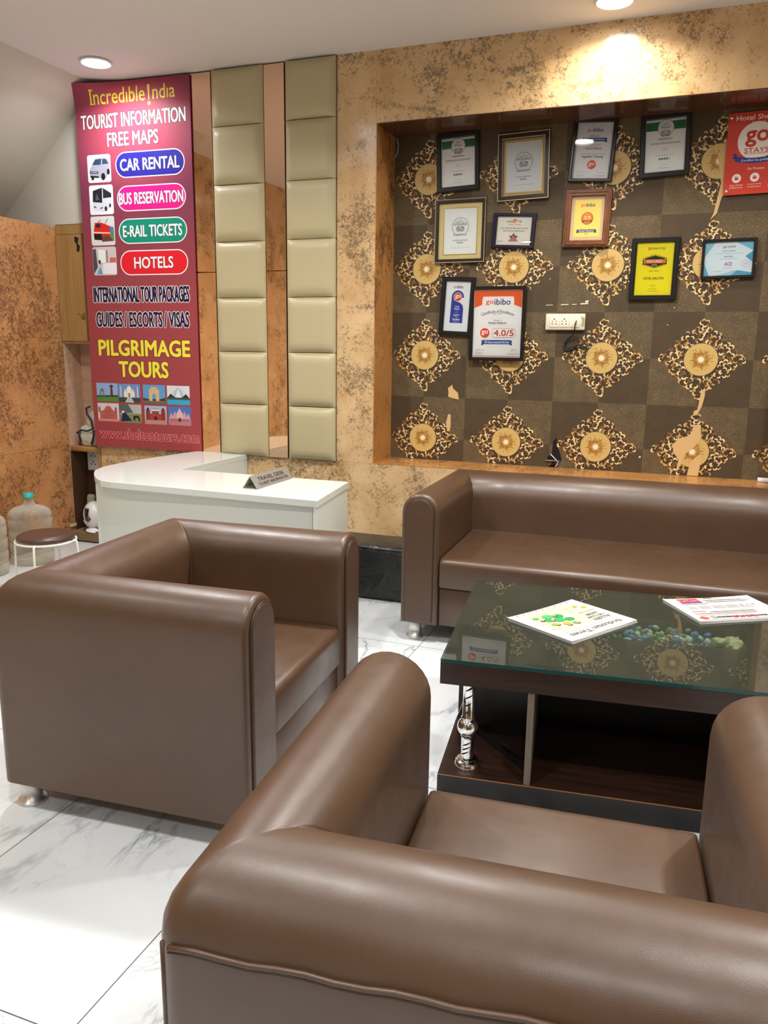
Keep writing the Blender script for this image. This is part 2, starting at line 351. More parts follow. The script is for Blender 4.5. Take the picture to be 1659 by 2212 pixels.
# ---------------------------------------------------------------- flat printing: words and pictures on a sheet
def font_mesh(body, bold=0., shear=0., spacing=1.):
    cu = bpy.data.curves.new('t', 'FONT'); cu.body = body; cu.size = 1.; cu.dimensions = '2D'; cu.fill_mode = 'FRONT'
    cu.resolution_u = 3; cu.offset = bold; cu.shear = shear; cu.space_character = spacing
    o = bpy.data.objects.new('t', cu); COL.objects.link(o)
    dg = bpy.context.evaluated_depsgraph_get(); e = o.evaluated_get(dg); me = e.to_mesh()
    vs = [(v.co.x, v.co.y) for v in me.vertices]; fs = [list(p.vertices) for p in me.polygons]
    e.to_mesh_clear(); bpy.data.objects.remove(o); bpy.data.curves.remove(cu)
    return vs, fs
FCACHE = {}
def pm(h, rough=.45):
    return mat('print %s' % h.lstrip('#'), hexc(h), rough, spec=.3)
class Print:
    """flat artwork; x right, y up (centre 0,0), in units of `u` metres; becomes one mesh facing -Y"""
    STEP = .00004
    def __init__(s, u=.01): s.mb = MB(); s.u = u; s.lay = 0
    def put(s, vs, fs, c, dl=1, rough=.45):
        s.lay += dl; y = -s.lay*s.STEP
        s.mb.add([(x*s.u, y, z*s.u) for x, z in vs], fs, pm(c, rough) if isinstance(c, str) else c)
    def poly(s, pts, c, **k): s.put(pts, [list(range(len(pts)))], c, **k)
    def rect(s, cx, cy, w_, h, c, rot=0., **k):
        a = rad(rot); ca, sa = math.cos(a), math.sin(a)
        s.poly([(cx+x*ca-y*sa, cy+x*sa+y*ca) for x, y in ((-w_/2, -h/2), (w_/2, -h/2), (w_/2, h/2), (-w_/2, h/2))], c, **k)
    def rrect(s, cx, cy, w_, h, r, c, n=8, **k):
        pts = []
        for (qx, qy, a0) in ((w_/2-r, -h/2+r, -90), (w_/2-r, h/2-r, 0), (-w_/2+r, h/2-r, 90), (-w_/2+r, -h/2+r, 180)):
            for i in range(n+1):
                a = rad(a0+90*i/n); pts.append((cx+qx+r*math.cos(a), cy+qy+r*math.sin(a)))
        s.poly(pts, c, **k)
    def circ(s, cx, cy, r, c, ry=None, n=32, a0=0, a1=360, **k):
        full = abs(a1-a0) >= 360
        pts = [(cx+r*math.cos(rad(a0+(a1-a0)*i/n)), cy+(ry or r)*math.sin(rad(a0+(a1-a0)*i/n))) for i in range(n if full else n+1)]
        s.poly(pts, c, **k)
    def ring(s, cx, cy, r1, r0, c, n=36, a0=0, a1=360, **k):
        vs = []; fs = []
        for i in range(n+1):
            a = rad(a0+(a1-a0)*i/n); vs += [(cx+r1*math.cos(a), cy+r1*math.sin(a)), (cx+r0*math.cos(a), cy+r0*math.sin(a))]
        for i in range(n): fs.append([2*i, 2*i+2, 2*i+3, 2*i+1])
        s.put(vs, fs, c, **k)
    def line(s, x0, y0, x1, y1, wd, c, **k):
        dx, dy = x1-x0, y1-y0; L = math.hypot(dx, dy); nx, ny = -dy/L*wd/2, dx/L*wd/2
        s.poly([(x0-nx, y0-ny), (x1-nx, y1-ny), (x1+nx, y1+ny), (x0+nx, y0+ny)], c, **k)
    def scrawl(s, x0, y0, w_, h, c, seed=1, wd=.06):
        r = random.Random(seed); n = 9; pts = [(x0+w_*i/n, y0+h*(r.random()-.5)*(1.3-i/n)) for i in range(n+1)]
        for a, b_ in zip(pts, pts[1:]): s.line(*a, *b_, wd, c, dl=0)
        s.lay += 1
    def text(s, body, cx, cy, w_, h, c, bold=0., outline=None, ow=.03, shear=0., arc=None, rot=0., align='c', spacing=1., **k):
        """fitted into the box w_ x h; outline = colour of a fatter copy behind"""
        key = (body, shear, spacing)
        if key not in FCACHE: FCACHE[key] = font_mesh(body, 0., shear, spacing)
        vs, fs = FCACHE[key]; X = [v[0] for v in vs]; Y = [v[1] for v in vs]
        x0, x1, y0, y1 = min(X), max(X), min(Y), max(Y)
        sy = h/(y1-y0); sx = w_/(x1-x0) if w_ else sy
        if not w_: w_ = (x1-x0)*sx
        ox = {'c': -w_/2, 'l': 0, 'r': -w_}[align]
        def T(vv):
            out = []
            for x, y in vv:
                px, py = (x-x0)*sx+ox, (y-y0)*sy-h/2
                if arc:
                    a = px/arc; px, py = (arc+py)*math.sin(a), (arc+py)*math.cos(a)-arc
                if rot:
                    a = rad(rot); px, py = px*math.cos(a)-py*math.sin(a), px*math.sin(a)+py*math.cos(a)
                out.append((cx+px, cy+py))
            return out
        base = T(vs); em = h*.9
        def ringcopies(r_, c_):
            n_ = 10 if r_ > .05*em else 8
            for k_ in range(n_):
                a_ = 2*math.pi*k_/n_; s.put([(x+r_*math.cos(a_), y+r_*math.sin(a_)) for x, y in base], fs, c_, dl=.5, **k)
        if outline: s.lay += 1; ringcopies((max(bold, 0)+ow)*em, outline)
        s.lay += 1
        if bold > 0: ringcopies(bold*em, c)
        s.put(base, fs, c, dl=.5, **k)
    def build(s, name, parent, loc=(0, 0, 0), rot=(0, 0, 0)):
        return s.mb.build(name, None, parent, loc, rot, recalc=False)
def owl(p, cx, cy, k=1., c='#2a2a2a'):
    for sx in (-1, 1):
        p.ring(cx+sx*.78*k, cy, .72*k, .56*k, c); p.ring(cx+sx*.78*k, cy, .34*k, .18*k, c)
        p.poly([(cx+sx*1.6*k, cy+.75*k), (cx+sx*.9*k, cy+.95*k), (cx+sx*1.2*k, cy+.55*k)], c)
    p.ring(cx, cy-1.2*k, 2.3*k, 2.14*k, c, a0=60, a1=120)
    p.poly([(cx-.16*k, cy-.35*k), (cx+.16*k, cy-.35*k), (cx, cy-.75*k)], c)
def greek(p, cx, cy, w_, n, pitch, c='#8d8d86', h=.18, seed=0):
    """rows of text too small to read: short bars the length of words"""
    r = random.Random(seed+int(cx*7+cy*31))
    for i in range(n):
        x = cx-w_/2; y = cy-i*pitch
        while x < cx+w_/2-.15:
            l = min(.3+r.random()*.7, cx+w_/2-x); p.rect(x+l/2, y, l, h, c, dl=0); x += l+.18
    p.lay += 1

# ---------------------------------------------------------------- niche wallpaper with printed medallions
GOLDS = [mat('wallpaper gold light', rgb(240, 214, 156), .35), mat('wallpaper gold', rgb(208, 166, 102), .35), mat('wallpaper bronze', rgb(140, 98, 52), .4)]
DKPAT = mat('wallpaper dark ground', rgb(66, 49, 32), .55)
DISC = mat('wallpaper disc cream', rgb(208, 176, 108), .4)
DISCO = mat('wallpaper disc ornament', rgb(158, 108, 30), .4)
PLAST2 = mat('torn paper plaster', rgb(214, 178, 122), .7)
PEARL = mat('wallpaper pearl', rgb(240, 228, 200), .4)
def medallion():
    """list of (layer, material, polygon) in metres about the centre"""
    R = random.Random(11); out = []
    half = [(0, .215, .026), (0, .185, .032), (.030, .150, .040), (.068, .122, .046), (.128, .062, .046), (.10, .095, .030), (.160, .030, .038), (.190, 0, .032), (.222, 0, .024), (.06, .10, .05), (.10, .06, .05)]
    lobes = []
    for x, z, r in half:
        for sx in ((-1, 1) if x else (1,)):
            for sz in ((-1, 1) if z else (1,)): lobes.append((x*sx, z*sz*.98, r))
    for x, z, r in lobes:
        out.append((1+.1*len(out), DKPAT, [(x+r*.98*math.cos(2*math.pi*k/20), z+r*.98*math.sin(2*math.pi*k/20)) for k in range(20)]))
    def crescent(x, z, r, a, fat=.55):
        P = []
        for k in range(8):
            t = -1.9+3.8*k/7; P.append((r*math.cos(t), r*math.sin(t)))
        for k in range(7):
            t = 1.25-2.5*k/6; P.append((r*(.22-fat)+r*.74*math.cos(t), r*.80*math.sin(t)))
        ca, sa = math.cos(a), math.sin(a)
        return [(x+px*ca-pz*sa, z+px*sa+pz*ca) for px, pz in P]
    pts = []; tries = 0
    while len(pts) < 240 and tries < 12000:
        tries += 1
        x, z = R.uniform(-.26, .26), R.uniform(-.27, .27)
        if math.hypot(x, z) < .106: continue
        lb = [l for l in lobes if math.hypot(x-l[0], z-l[1]) < l[2]*.95]
        if not lb: continue
        if any(math.hypot(x-q[0], z-q[1]) < .0190 for q in pts): continue
        l = min(lb, key=lambda l: math.hypot(x-l[0], z-l[1]))
        pts.append((x, z, math.atan2(z-l[1], x-l[0])+R.uniform(-.9, .9)))
    for x, z, a in pts:
        m = GOLDS[R.choices((0, 1, 2), (.36, .40, .24))[0]]
        out.append((7.2+.1*(len(out) % 14), m, crescent(x, z, R.uniform(.0098, .0138), a, R.uniform(.55, .95))))
    for k in range(60):                                  # thin scroll arcs along the lobe rims
        x, z, r = lobes[k % len(lobes)]; a = R.uniform(0, 6.28)
        if math.hypot(x+r*math.cos(a), z+r*math.sin(a)) < .11: continue
        P = [(x+r*math.cos(a+t*.16), z+r*math.sin(a+t*.16)) for t in range(6)]+[(x+(r-.005)*math.cos(a+t*.16), z+(r-.005)*math.sin(a+t*.16)) for t in range(5, -1, -1)]
        out.append((6.2+.1*(k % 8), GOLDS[2 if k % 3 else 1], P))
    def C(x, z, r, n=40): return [(x+r*math.cos(2*math.pi*k/n), z+r*math.sin(2*math.pi*k/n)) for k in range(n)]
    out.append((9, DKPAT, C(0, 0, .0985))); out.append((9.3, DISC, C(0, 0, .0955)))
    for k in range(24):                                   # rosette of leaves in the disc
        a = 2*math.pi*k/24+.13; L = .056 if k % 3 else .070; b0 = .016
        ca, sa = math.cos(a), math.sin(a); q = .0042
        out.append((9.6+.1*(k % 2), DISCO, [(b0*ca, b0*sa), (L*.6*ca-q*sa, L*.6*sa+q*ca), (L*ca, L*sa), (L*.6*ca+q*sa, L*.6*sa-q*ca)]))
    for k in range(84):
        a = math.pi/4*(2*(k % 4)+1)+R.gauss(0, .36) if k < 64 else R.uniform(0, 6.28); d = R.uniform(.028, .070)
        out.append((9.8+.1*(k % 10), DISCO if k % 4 else GOLDS[1], crescent(d*math.cos(a), d*math.sin(a), R.uniform(.0035, .006), R.uniform(0, 6.28), .6)))
    out.append((11.2, PEARL, C(0, 0, .0165, 24)))
    return out
def build_wallpaper():
    b = MB(); y0 = .334
    b.box(-1.868, .560, y0, y0+.05, .757, 2.857, WALLP)
    med = medallion()
    for i in range(5):
        for j in range(4):
            cx, cz = WX0+i*WLX, WZ0+j*WLZ
            for lay, m, P in med:
                Q = [(cx+x, cz+z) for x, z in P]
                if min(q[0] for q in Q) < -1.867 or max(q[0] for q in Q) > .559: continue
                if min(q[1] for q in Q) < .7585 :
                    if 7 < lay < 9 or max(q[1] for q in Q) < .765: continue
                    Q = [(x, max(z, .7605)) for x, z in Q]
                b.add([(x, y0-.0002*lay, z) for x, z in Q], [list(range(len(Q)))], m)
    def patch(P, m=PLAST2): b.add([(x, y0-.0030, z) for x, z in P], [list(range(len(P)))], m)
    patch([(-1.463, 1.253), (-1.450, 1.262), (-1.434, 1.276), (-1.428, 1.252), (-1.392, 1.222), (-1.385, 1.178), (-1.43, 1.186), (-1.461, 1.196), (-1.458, 1.225)])
    patch([(-1.470, 1.02), (-1.456, 1.078), (-1.438, 1.077), (-1.436, .99), (-1.444, .962), (-1.459, .962)])
    patch([(.092, 2.62), (.16, 2.72), (.17, 2.42), (.135, 2.385), (.118, 2.30), (.084, 2.262), (.10, 2.30), (.112, 2.38), (.125, 2.46)])
    patch([(.092, 1.16), (.112, 1.168), (.123, 1.28), (.145, 1.302), (.146, 1.25), (.135, 1.19), (.115, 1.14), (.09, 1.128)])
    patch([(.085, 1.02), (.10, 1.075), (.14, 1.078), (.146, 1.00), (.115, .94), (.07, .90), (.045, .82), (.02, .79), (.03, .86), (-.005, .90), (-.012, .95), (.02, .99), (.06, 1.0)])
    patch([(.085, .763), (.10, .85), (.15, .90), (.16, .86), (.15, .763)])
    for x, z, w_, h in ((-.815, 1.79, .045, .004), (-.72, 1.792, .05, .006), (-.66, 1.793, .03, .005), (-.60, 1.797, .05, .009), (-.585, 1.81, .02, .014), (.27, .94, .006, .02), (-.2, .86, .012, .012), (-.29, .93, .008, .012), (-.07, 1.77, .01, .006), (-.82, 1.95, .006, .006), (-.1, 1.67, .006, .006)):
        patch([(x-w_/2, z-h/2), (x+w_/2, z-h*.3), (x+w_/2.2, z+h/2), (x-w_/2.2, z+h*.35)], PEARL)
    struct(b.build('wall_niche', recalc=False))
build_wallpaper()

# ---------------------------------------------------------------- padded panels and mirror strips on the left of the wall
ORD = ['top', 'second from top', 'third from top', 'fourth from top', 'fifth from top', 'sixth from top', 'bottom']
def pad(x0, x1, z0, z1, label):
    N = 14; W_, H_ = x1-x0, z1-z0; b = MB(); vs = []; fs = []
    for j in range(N+1):
        for i in range(N+1):
            u, v = i/N, j/N
            u2 = .5-.5*math.cos(math.pi*u) if True else u; v2 = .5-.5*math.cos(math.pi*v)
            e = min(1, min(u2, 1-u2)*W_/.05); g = min(1, min(v2, 1-v2)*H_/.05)
            d = (1-(1-e)**2.2)*(1-(1-g)**2.2)
            sag = .004*math.sin(math.pi*u2)*(1-v2)**6          # leather gathers a little at the lower edge
            vs.append((u2*W_-W_/2, -.018-.030*d, v2*H_-H_/2+sag))
    for j in range(N):
        for i in range(N): a = j*(N+1)+i; fs.append([a, a+1, a+N+2, a+N+1])
    b.add(vs, fs, KHAKI, True)
    b.box(-W_/2+.002, W_/2-.002, -.018, .010, -H_/2+.002, H_/2-.002, KHAKI)
    o = b.build('padded_wall_panel', loc=((x0+x1)/2, 0, (z0+z1)/2), recalc=False)
    return tag(o, label, 'wall panel', 'padded leatherette squares on the wall')
zs = [3.258, 2.912, 2.552, 2.193, 1.829, 1.472, 1.115, .757]
for k in range(7):
    pad(-3.020, -2.642, zs[k+1]+.001, zs[k]-.001, 'beige padded leatherette square, %s in the strip nearer the red banner' % ORD[k])
for k in range(7):
    pad(-2.482, -2.137, zs[k+1]+.001, zs[k]-.001, 'beige padded leatherette square, %s in the strip beside the mottled column' % ORD[k])
def mirror(x0, x1, z0, z1, label):
    b = MB(); w_, h = x1-x0, z1-z0
    b.box(-w_/2, w_/2, -.006, .0, -h/2, h/2, MIRROR)
    # bevelled rim
    o = b.build('mirror_strip', loc=((x0+x1)/2, -.006, (z0+z1)/2)); bevel(o, .004, 1)
    return tag(o, label, 'mirror', 'rose gold mirror strips between the padded panels')
mirror(-3.195, -3.030, 2.004, 3.256, 'upper rose gold mirror strip right beside the red banner')
mirror(-3.195, -3.030, .757, 2.000, 'lower rose gold mirror strip right beside the red banner')
mirror(-2.652, -2.494, 2.004, 3.256, 'upper rose gold mirror strip between the two padded strips')
mirror(-2.652, -2.494, .757, 2.000, 'lower rose gold mirror strip between the two padded strips')

# ---------------------------------------------------------------- ceiling downlights (the lamps sit in the fittings)
LAMP = mat('lit lamp diffuser', (1, 1, 1), .5, emit=(1, .98, .95), es=32.)
RIM = mat('white lamp rim', rgb(235, 235, 235), .4)
def downlight(i, x, y, watts, colr):
    r = empty('ceiling_downlight', (x, y, ZC))
    b = MB(); b.lathe([(.083, -.001), (.098, -.003), (.100, -.012), (.094, -.016), (.085, -.012), (.083, -.001)], 40, RIM); b.build('lamp_rim', parent=r)
    b = MB(); b.lathe([(.0, -.009), (.05, -.009), (.0845, -.006)], 40, LAMP); b.build('lamp_diffuser', parent=r, recalc=False)
    ld = bpy.data.lights.new('downlight lamp', 'AREA'); ld.shape = 'DISK'; ld.size = .16; ld.energy = watts; ld.color = colr
    lo = bpy.data.objects.new('downlight lamp', ld); COL.objects.link(lo); lo.parent = r; lo.location = (0, 0, -.022); ld.spread = rad(150)
    lab = {0: 'round white ceiling downlight glowing cool above the red banner', 1: 'round ceiling downlight at the top edge above the wall niche'}.get(i, 'round white ceiling downlight further back in the room')
    return tag(r, lab, 'ceiling light', None if i < 2 else 'ceiling downlights behind the camera')
for i, d in enumerate(DOWNLIGHTS): downlight(i, *d)

# ---------------------------------------------------------------- red tourist banner
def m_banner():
    m = mat('banner red print with glare', rgb(165, 60, 72), .5, spec=.25); t = NT(m)
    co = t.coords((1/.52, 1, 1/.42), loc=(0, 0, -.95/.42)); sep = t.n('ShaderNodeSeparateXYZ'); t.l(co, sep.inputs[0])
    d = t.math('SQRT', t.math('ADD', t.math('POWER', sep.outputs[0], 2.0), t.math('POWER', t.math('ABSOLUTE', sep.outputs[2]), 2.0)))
    c = t.ramp(t.math('MULTIPLY', d, .5), [(.05, rgb(188, 74, 96)), (.34, rgb(166, 68, 86)), (.62, rgb(118, 54, 82))])  # gradient is part print, part reflected lamp light kept in the colour
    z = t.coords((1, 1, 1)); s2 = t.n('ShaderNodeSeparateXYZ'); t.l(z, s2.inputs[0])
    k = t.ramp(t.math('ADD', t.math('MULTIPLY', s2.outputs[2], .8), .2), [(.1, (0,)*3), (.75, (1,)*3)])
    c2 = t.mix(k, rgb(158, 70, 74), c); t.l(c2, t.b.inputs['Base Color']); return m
BW, BH = .909, 2.49
ban = empty('tourist_banner', (-3.635, -.022, 2.006)); tag(ban, 'tall red tourist information banner board standing on the wall behind the white desk', 'banner')
b = MB(); vs = []; fs = []; NX, NZ = 24, 40
for y_ in (-.004, .004):
    for j in range(NZ+1):
        for i in range(NX+1): vs.append((-BW/2+BW*i/NX, y_, -BH/2+BH*(1-(1-j/NZ)**2)))
S_ = (NX+1)*(NZ+1)
for j in range(NZ):
    for i in range(NX):
        a = j*(NX+1)+i; q_ = [a, a+1, a+NX+2, a+NX+1]; fs.append(q_); fs.append([S_+k for k in q_[::-1]])
for j in range(NZ): a = j*(NX+1); fs.append([a, a+NX+1, S_+a+NX+1, S_+a]); a += NX; fs.append([a, S_+a, S_+a+NX+1, a+NX+1])
for i in range(NX): a = i; fs.append([a, S_+a, S_+a+1, a+1]); a = NZ*(NX+1)+i; fs.append([a, a+1, S_+a+1, S_+a])
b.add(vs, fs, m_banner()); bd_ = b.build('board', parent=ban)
p = Print(.01)
Z = lambda z: (z-2.006)*100
YEL = '#f2e24a'; WHT = '#f6f4f4'; INK = '#1c1a3e'; DK = '#2a1420'
# lettering with slab serifs for the logo line
def serif_word(word, cx, cy, w_, h, c):
    p.lay = 0; p.text(word, cx, cy, w_, h, c, bold=.006)
serif_word('Incredıble', -10.8, Z(3.165), 43.4, 9.6, YEL)
p.rect(-31.6, Z(3.121), 3.2, .8, YEL); p.rect(-31.6, Z(3.207), 3.2, .8, YEL)
p.poly([(13.0, Z(3.212)), (14.9, Z(3.216)), (14.4, Z(3.118)), (13.8, Z(3.118))], YEL); p.circ(14.1, Z(3.098), 1.2, YEL, n=20)
serif_word('ndıa', 25.6, Z(3.166), 17.2, 9.0, YEL)
def btxt(s_, cx, z, w_, h, c=WHT, o=DK, bold=.024, ow=.042): p.lay = 0; p.text(s_, cx, Z(z), w_, h, c, bold=bold, outline=o, ow=ow)
btxt('TOURIST INFORMATION', .1, 3.012, 83, 9.0); btxt('FREE MAPS', -.3, 2.890, 40.5, 8.8)
for z, c, s_, w_ in ((2.721, '#2d2a94', 'CAR RENTAL', 46.8), (2.502, '#e81c86', 'BUS RESERVATION', 51), (2.286, '#0f8f72', 'E-RAIL TICKETS', 47.3), (2.074, '#e3222e', 'HOTELS', 31.4)):
    p.lay = 0; p.rrect(12.4, Z(z), 55, 16.8, 8.3, WHT, n=12); p.rrect(12.4, Z(z), 53.6, 15.4, 7.6, c, n=12)
    p.text(s_, 12.2, Z(z), w_, 7.5, WHT, bold=.03, outline=DK, ow=.032)
btxt('INTERNATIONAL TOUR PACKAGES', .2, 1.859, 79, 10.4, INK, WHT, .036, .042)
btxt('GUIDES / ESCORTS / VISAS', .4, 1.686, 77, 10.2, INK, WHT, .036, .042)
btxt('PILGRIMAGE', .6, 1.486, 76, 10.8, YEL, DK, .05, .035); btxt('TOURS', -.2, 1.335, 41, 10.8, YEL, DK, .05, .035)
btxt('www.sheltontours.com', 1.3, .862, 84.5, 7.6, '#b00018', '#f6dcdc', .014, .026)
def tile(cx, z, w_, h, bg='#eeeef2', r=1.6): p.lay = 0; p.rrect(cx, Z(z), w_, h, r, bg)
# car
cx, cz = -28.6, Z(2.709); tile(-28.6, 2.709, 19.2, 18.2)
def quad(pts, c, ox, oz): p.poly([(ox+x, oz+y) for x, y in pts], c)
quad([(-8, -5.5), (5, -7), (8.5, -2), (8.6, 4), (5.5, 7), (-3, 6.8), (-6, 2.5), (-8.2, -1)], '#a9a6b4', cx, cz)
quad([(-5.6, 2.6), (-3, 6), (2.2, 6.4), (1.4, 2.4)], '#2d4660', cx, cz); quad([(2.6, 2.6), (3, 6.2), (6, 6), (7.8, 2.9)], '#38485c', cx, cz)
quad([(-8, -1.4), (-1, -1.9), (-1, -3.4), (-7.8, -3)], '#38363e', cx, cz); quad([(-7.9, -4.2), (-.6, -5), (-.8, -6), (-7.4, -5.6)], '#1f1e24', cx, cz)
p.circ(cx+3, cz-5.4, 1.7, '#1c1b20', ry=2.4, n=20); p.circ(cx+7.4, cz-2.4, 1.2, '#1c1b20', ry=2.0, n=20); p.circ(cx-5.8, cz-6.2, 1.2, '#1c1b20', n=16)
p.rect(cx-4.5, cz-2.4, 5.2, .35, '#d8d6de', rot=-4)
# bus
cx, cz = -28.2, Z(2.503); tile(-28.2, 2.503, 19.8, 19.6)
quad([(-7.5, -6.5), (1.5, -8.3), (8.4, -4), (8.4, 4), (1, 8.2), (-7, 6.4)], '#d9dbe2', cx, cz)
quad([(-7.3, -1.2), (.6, -2), (.9, 8), (-6.8, 6.2)], '#23222c', cx, cz); quad([(1.5, 1), (8.4, 1.4), (8.4, 4), (1.5, 7.9)], '#2b2b34', cx, cz)
quad([(-5, 0), (-3.6, 4.5), (-1.6, 0)], '#5a5a68', cx, cz)
p.rect(cx-5.6, cz-4.6, 2, .8, '#37363e', rot=-20); p.rect(cx-.2, cz-5.4, 2, .8, '#37363e', rot=20); p.circ(cx+3.4, cz-6, 1.1, '#2a2a30', ry=1.7, n=16); p.circ(cx+7, cz-4, .8, '#2a2a30', ry=1.4, n=16)
# train
cx, cz = -28.4, Z(2.296); tile(-28.4, 2.296, 19.9, 19.6, '#dcdcd8')
quad([(2, -1), (9.2, 1), (9.2, -7), (4, -7)], '#5b8a4c', cx, cz); quad([(5, 3), (9, 2.4), (9, -1.5), (5, -1)], '#4b7fae', cx, cz)
quad([(-8, -1.5), (-6.5, 5.6), (-1, 5.6), (6, 3), (6, -3.5), (-1, -4)], '#cf2a2a', cx, cz); quad([(-7.5, -5.8), (-7.8, -1.8), (-1, -2.2), (-1, -6.4)], '#231818', cx, cz)
quad([(-7.7, -.4), (6, -1.2), (6, -2), (-7.9, -1.4)], '#ecd0a0', cx, cz); quad([(-6, 2.4), (-5.6, 4.8), (-2, 4.8), (-1.8, 2.2)], '#3c2226', cx, cz)
quad([(-1, -4), (5, -3.2), (8.6, -7), (-1, -7.4)], '#6b4038', cx, cz); p.line(cx-4, cz+5.6, cx-1.5, cz+7.4, .4, '#333'*1 if False else '#333333'); p.line(cx+2, cz+4.6, cx+4.5, cz+8, .4, '#333333')
# hotel room
cx, cz = -28.2, Z(2.091); tile(-28.2, 2.091, 19.9, 19.4, '#cdc8c4')
quad([(-9.8, -9), (-9.8, 8), (-7.2, 8.6), (-6.2, -4)], '#4c4c58', cx, cz); quad([(-5, -1), (-5, 8), (1, 7.4), (1, -1)], '#eef0ee', cx, cz); quad([(1.2, -1), (1.2, 7.4), (2.8, 7.2), (2.8, -1)], '#9c8474', cx, cz)
quad([(4, -1), (4.6, 2.4), (9.6, 2.2), (9.6, -1)], '#c9685c', cx, cz); quad([(-2.4, -8.6), (-1.4, -1.6), (9.6, -1.4), (9.6, -9)], '#ece8ec', cx, cz); quad([(-7, -9), (-4, -3.6), (-2, -9)], '#5ba2cc', cx, cz); quad([(-5.6, -1), (-5, 1), (-3.4, .6), (-3.6, -2.6)], '#3e3530', cx, cz)
# eight small views
PH = [(-32.4, 1.164), (-13.3, 1.162), (7.8, 1.161), (28.0, 1.160), (-32.3, 1.017), (-12.9, 1.014), (8.4, 1.011), (28.5, 1.012)]
def view(i, sky):
    cx, cz = PH[i][0], Z(PH[i][1]); p.lay = 0; p.rect(cx, cz, 18.6, 13.4, sky); return cx, cz
a, c_ = view(0, '#8fb0dc'); quad([(-9.3, -6.7), (-9.3, -3.6), (9.3, -3.2), (9.3, -6.7)], '#4f8a44', a, c_); quad([(-9.3, -3.6), (-9.3, -2.4), (9.3, -1.8), (9.3, -3.2)], '#34502e', a, c_)
quad([(-6.4, -3), (-6.2, 1.6), (-4.6, 3), (-2.8, 1.6), (-2.6, -3), (-3.6, -3), (-3.8, .6), (-5.2, .6), (-5.4, -3)], '#7c6a68', a, c_); quad([(2.6, -3.4), (3, 4.6), (3.8, 6.4), (4.6, 4.6), (5, -3.4)], '#6c3038', a, c_); quad([(2, 4), (2, 5), (5.6, 5), (5.6, 4)], '#4e2a30', a, c_)
a, c_ = view(1, '#6f94cc'); quad([(-9.3, -6.7), (-9.3, -3), (9.3, -3), (9.3, -6.7)], '#3f4a40', a, c_); quad([(-1.6, -3), (1.6, -3), (4, -6.7), (-4, -6.7)], '#a9c4c8', a, c_)
quad([(-4.6, -3), (-4.6, 1.2), (4.6, 1.2), (4.6, -3)], '#e9e2d2', a, c_); p.circ(a, c_+2.6, 2.1, '#efe9dc', ry=2.6, n=20); quad([(-.2, 5), (0, 6.4), (.2, 5)], '#efe9dc', a, c_)
for sx in (-7.2, 7.2): quad([(sx-.45, -3), (sx-.35, 4.6), (sx, 5.6), (sx+.35, 4.6), (sx+.45, -3)], '#e4dccb', a, c_)
for sx in (-3.2, 3.2): p.circ(a+sx, c_+1.8, .9, '#e4dccb', ry=1.1, n=14)
quad([(-.9, -3), (-.9, -.4), (0, .6), (.9, -.4), (.9, -3)], '#8c8676', a, c_)
a, c_ = view(2, '#5f9fd2'); quad([(-9.3, -6.7), (-9.3, -4.6), (9.3, -4.6), (9.3, -6.7)], '#6c6a58', a, c_); quad([(-9.3, -4.6), (-9.3, -2.8), (-5, -3.4), (5, -3.4), (9.3, -2.2), (9.3, -4.6)], '#2f4a2c', a, c_)
quad([(-4.2, -4.8), (-4.2, 3.6), (-2.6, 3.6), (-2.6, 5.2), (2.6, 5.2), (2.6, 3.6), (4.2, 3.6), (4.2, -4.8), (1.5, -4.8), (1.5, -.4), (0, 1), (-1.5, -.4), (-1.5, -4.8)], '#d8b486', a, c_)
a, c_ = view(3, '#d8dce0'); quad([(-9.3, -6.7), (-9.3, -3.2), (9.3, -3.2), (9.3, -6.7)], '#33a6cf', a, c_); quad([(-9.3, -3.2), (-9.3, -1.6), (9.3, -1.6), (9.3, -3.2)], '#4a4a44', a, c_)
for sx, r_ in ((-4.2, 3.4), (4.2, 3.4), (0, 5.8)): quad([(sx-r_*.75, -1.6), (sx-r_*.55, 1.6 if r_ < 5 else 3), (sx, r_+.2), (sx+r_*.55, 1.6 if r_ < 5 else 3), (sx+r_*.75, -1.6)], '#c9d6e2' if r_ < 5 else '#aebfd2', a, c_)
quad([(-8.8, -1.6), (-6.4, 1), (-2.6, -1.6)], '#2d2d30', a, c_); quad([(8.8, -1.6), (6.4, 1), (2.6, -1.6)], '#2d2d30', a, c_); quad([(-2.4, -1.6), (0, 5), (2.4, -1.6)], '#dde6ee', a, c_)
a, c_ = view(4, '#d6cfd2'); quad([(-7.6, -5.4), (-7.6, .4), (-4, 1.6), (-2, 4.2), (0, 4.9), (2, 4.2), (4, 1.6), (7.6, .4), (7.6, -5.4)], '#b9655c', a, c_); quad([(-9.3, -6.7), (-9.3, -5), (9.3, -5), (9.3, -6.7)], '#d88a88', a, c_)
for k in range(4): p.rect(a, c_-3.8+k*1.6, 9.5-k*1.6, .35, '#8d4844')
for sx in (-7.8, 6.6): quad([(sx-.9, 0), (sx-.9, 3), (sx, 4.4), (sx+.9, 3), (sx+.9, 0)], '#9c5a52', a, c_)
a, c_ = view(5, '#9aa09c'); quad([(-9.3, -6.7), (-9.3, -1), (9.3, 0), (9.3, -6.7)], '#7d8c56', a, c_); quad([(-9.3, 6.7), (-2, 6.7), (2, .6), (-9.3, .4)], '#5c625e', a, c_); quad([(-2, 6.7), (9.3, 6.7), (9.3, 0), (3, .6)], '#b9bab4', a, c_)
quad([(-8.6, -6), (-7, .6), (-5, 1.4), (1, -5.4)], '#24284c', a, c_); quad([(-8, .8), (-7, 2), (-5, 1.4), (-6, .2)], '#e8e8e8', a, c_); quad([(2, -4), (2.4, -1.4), (7, -1.4), (8, -5.4), (6.8, -5.4), (6, -3), (4, -3), (3.6, -5.4)], '#22221e', a, c_)
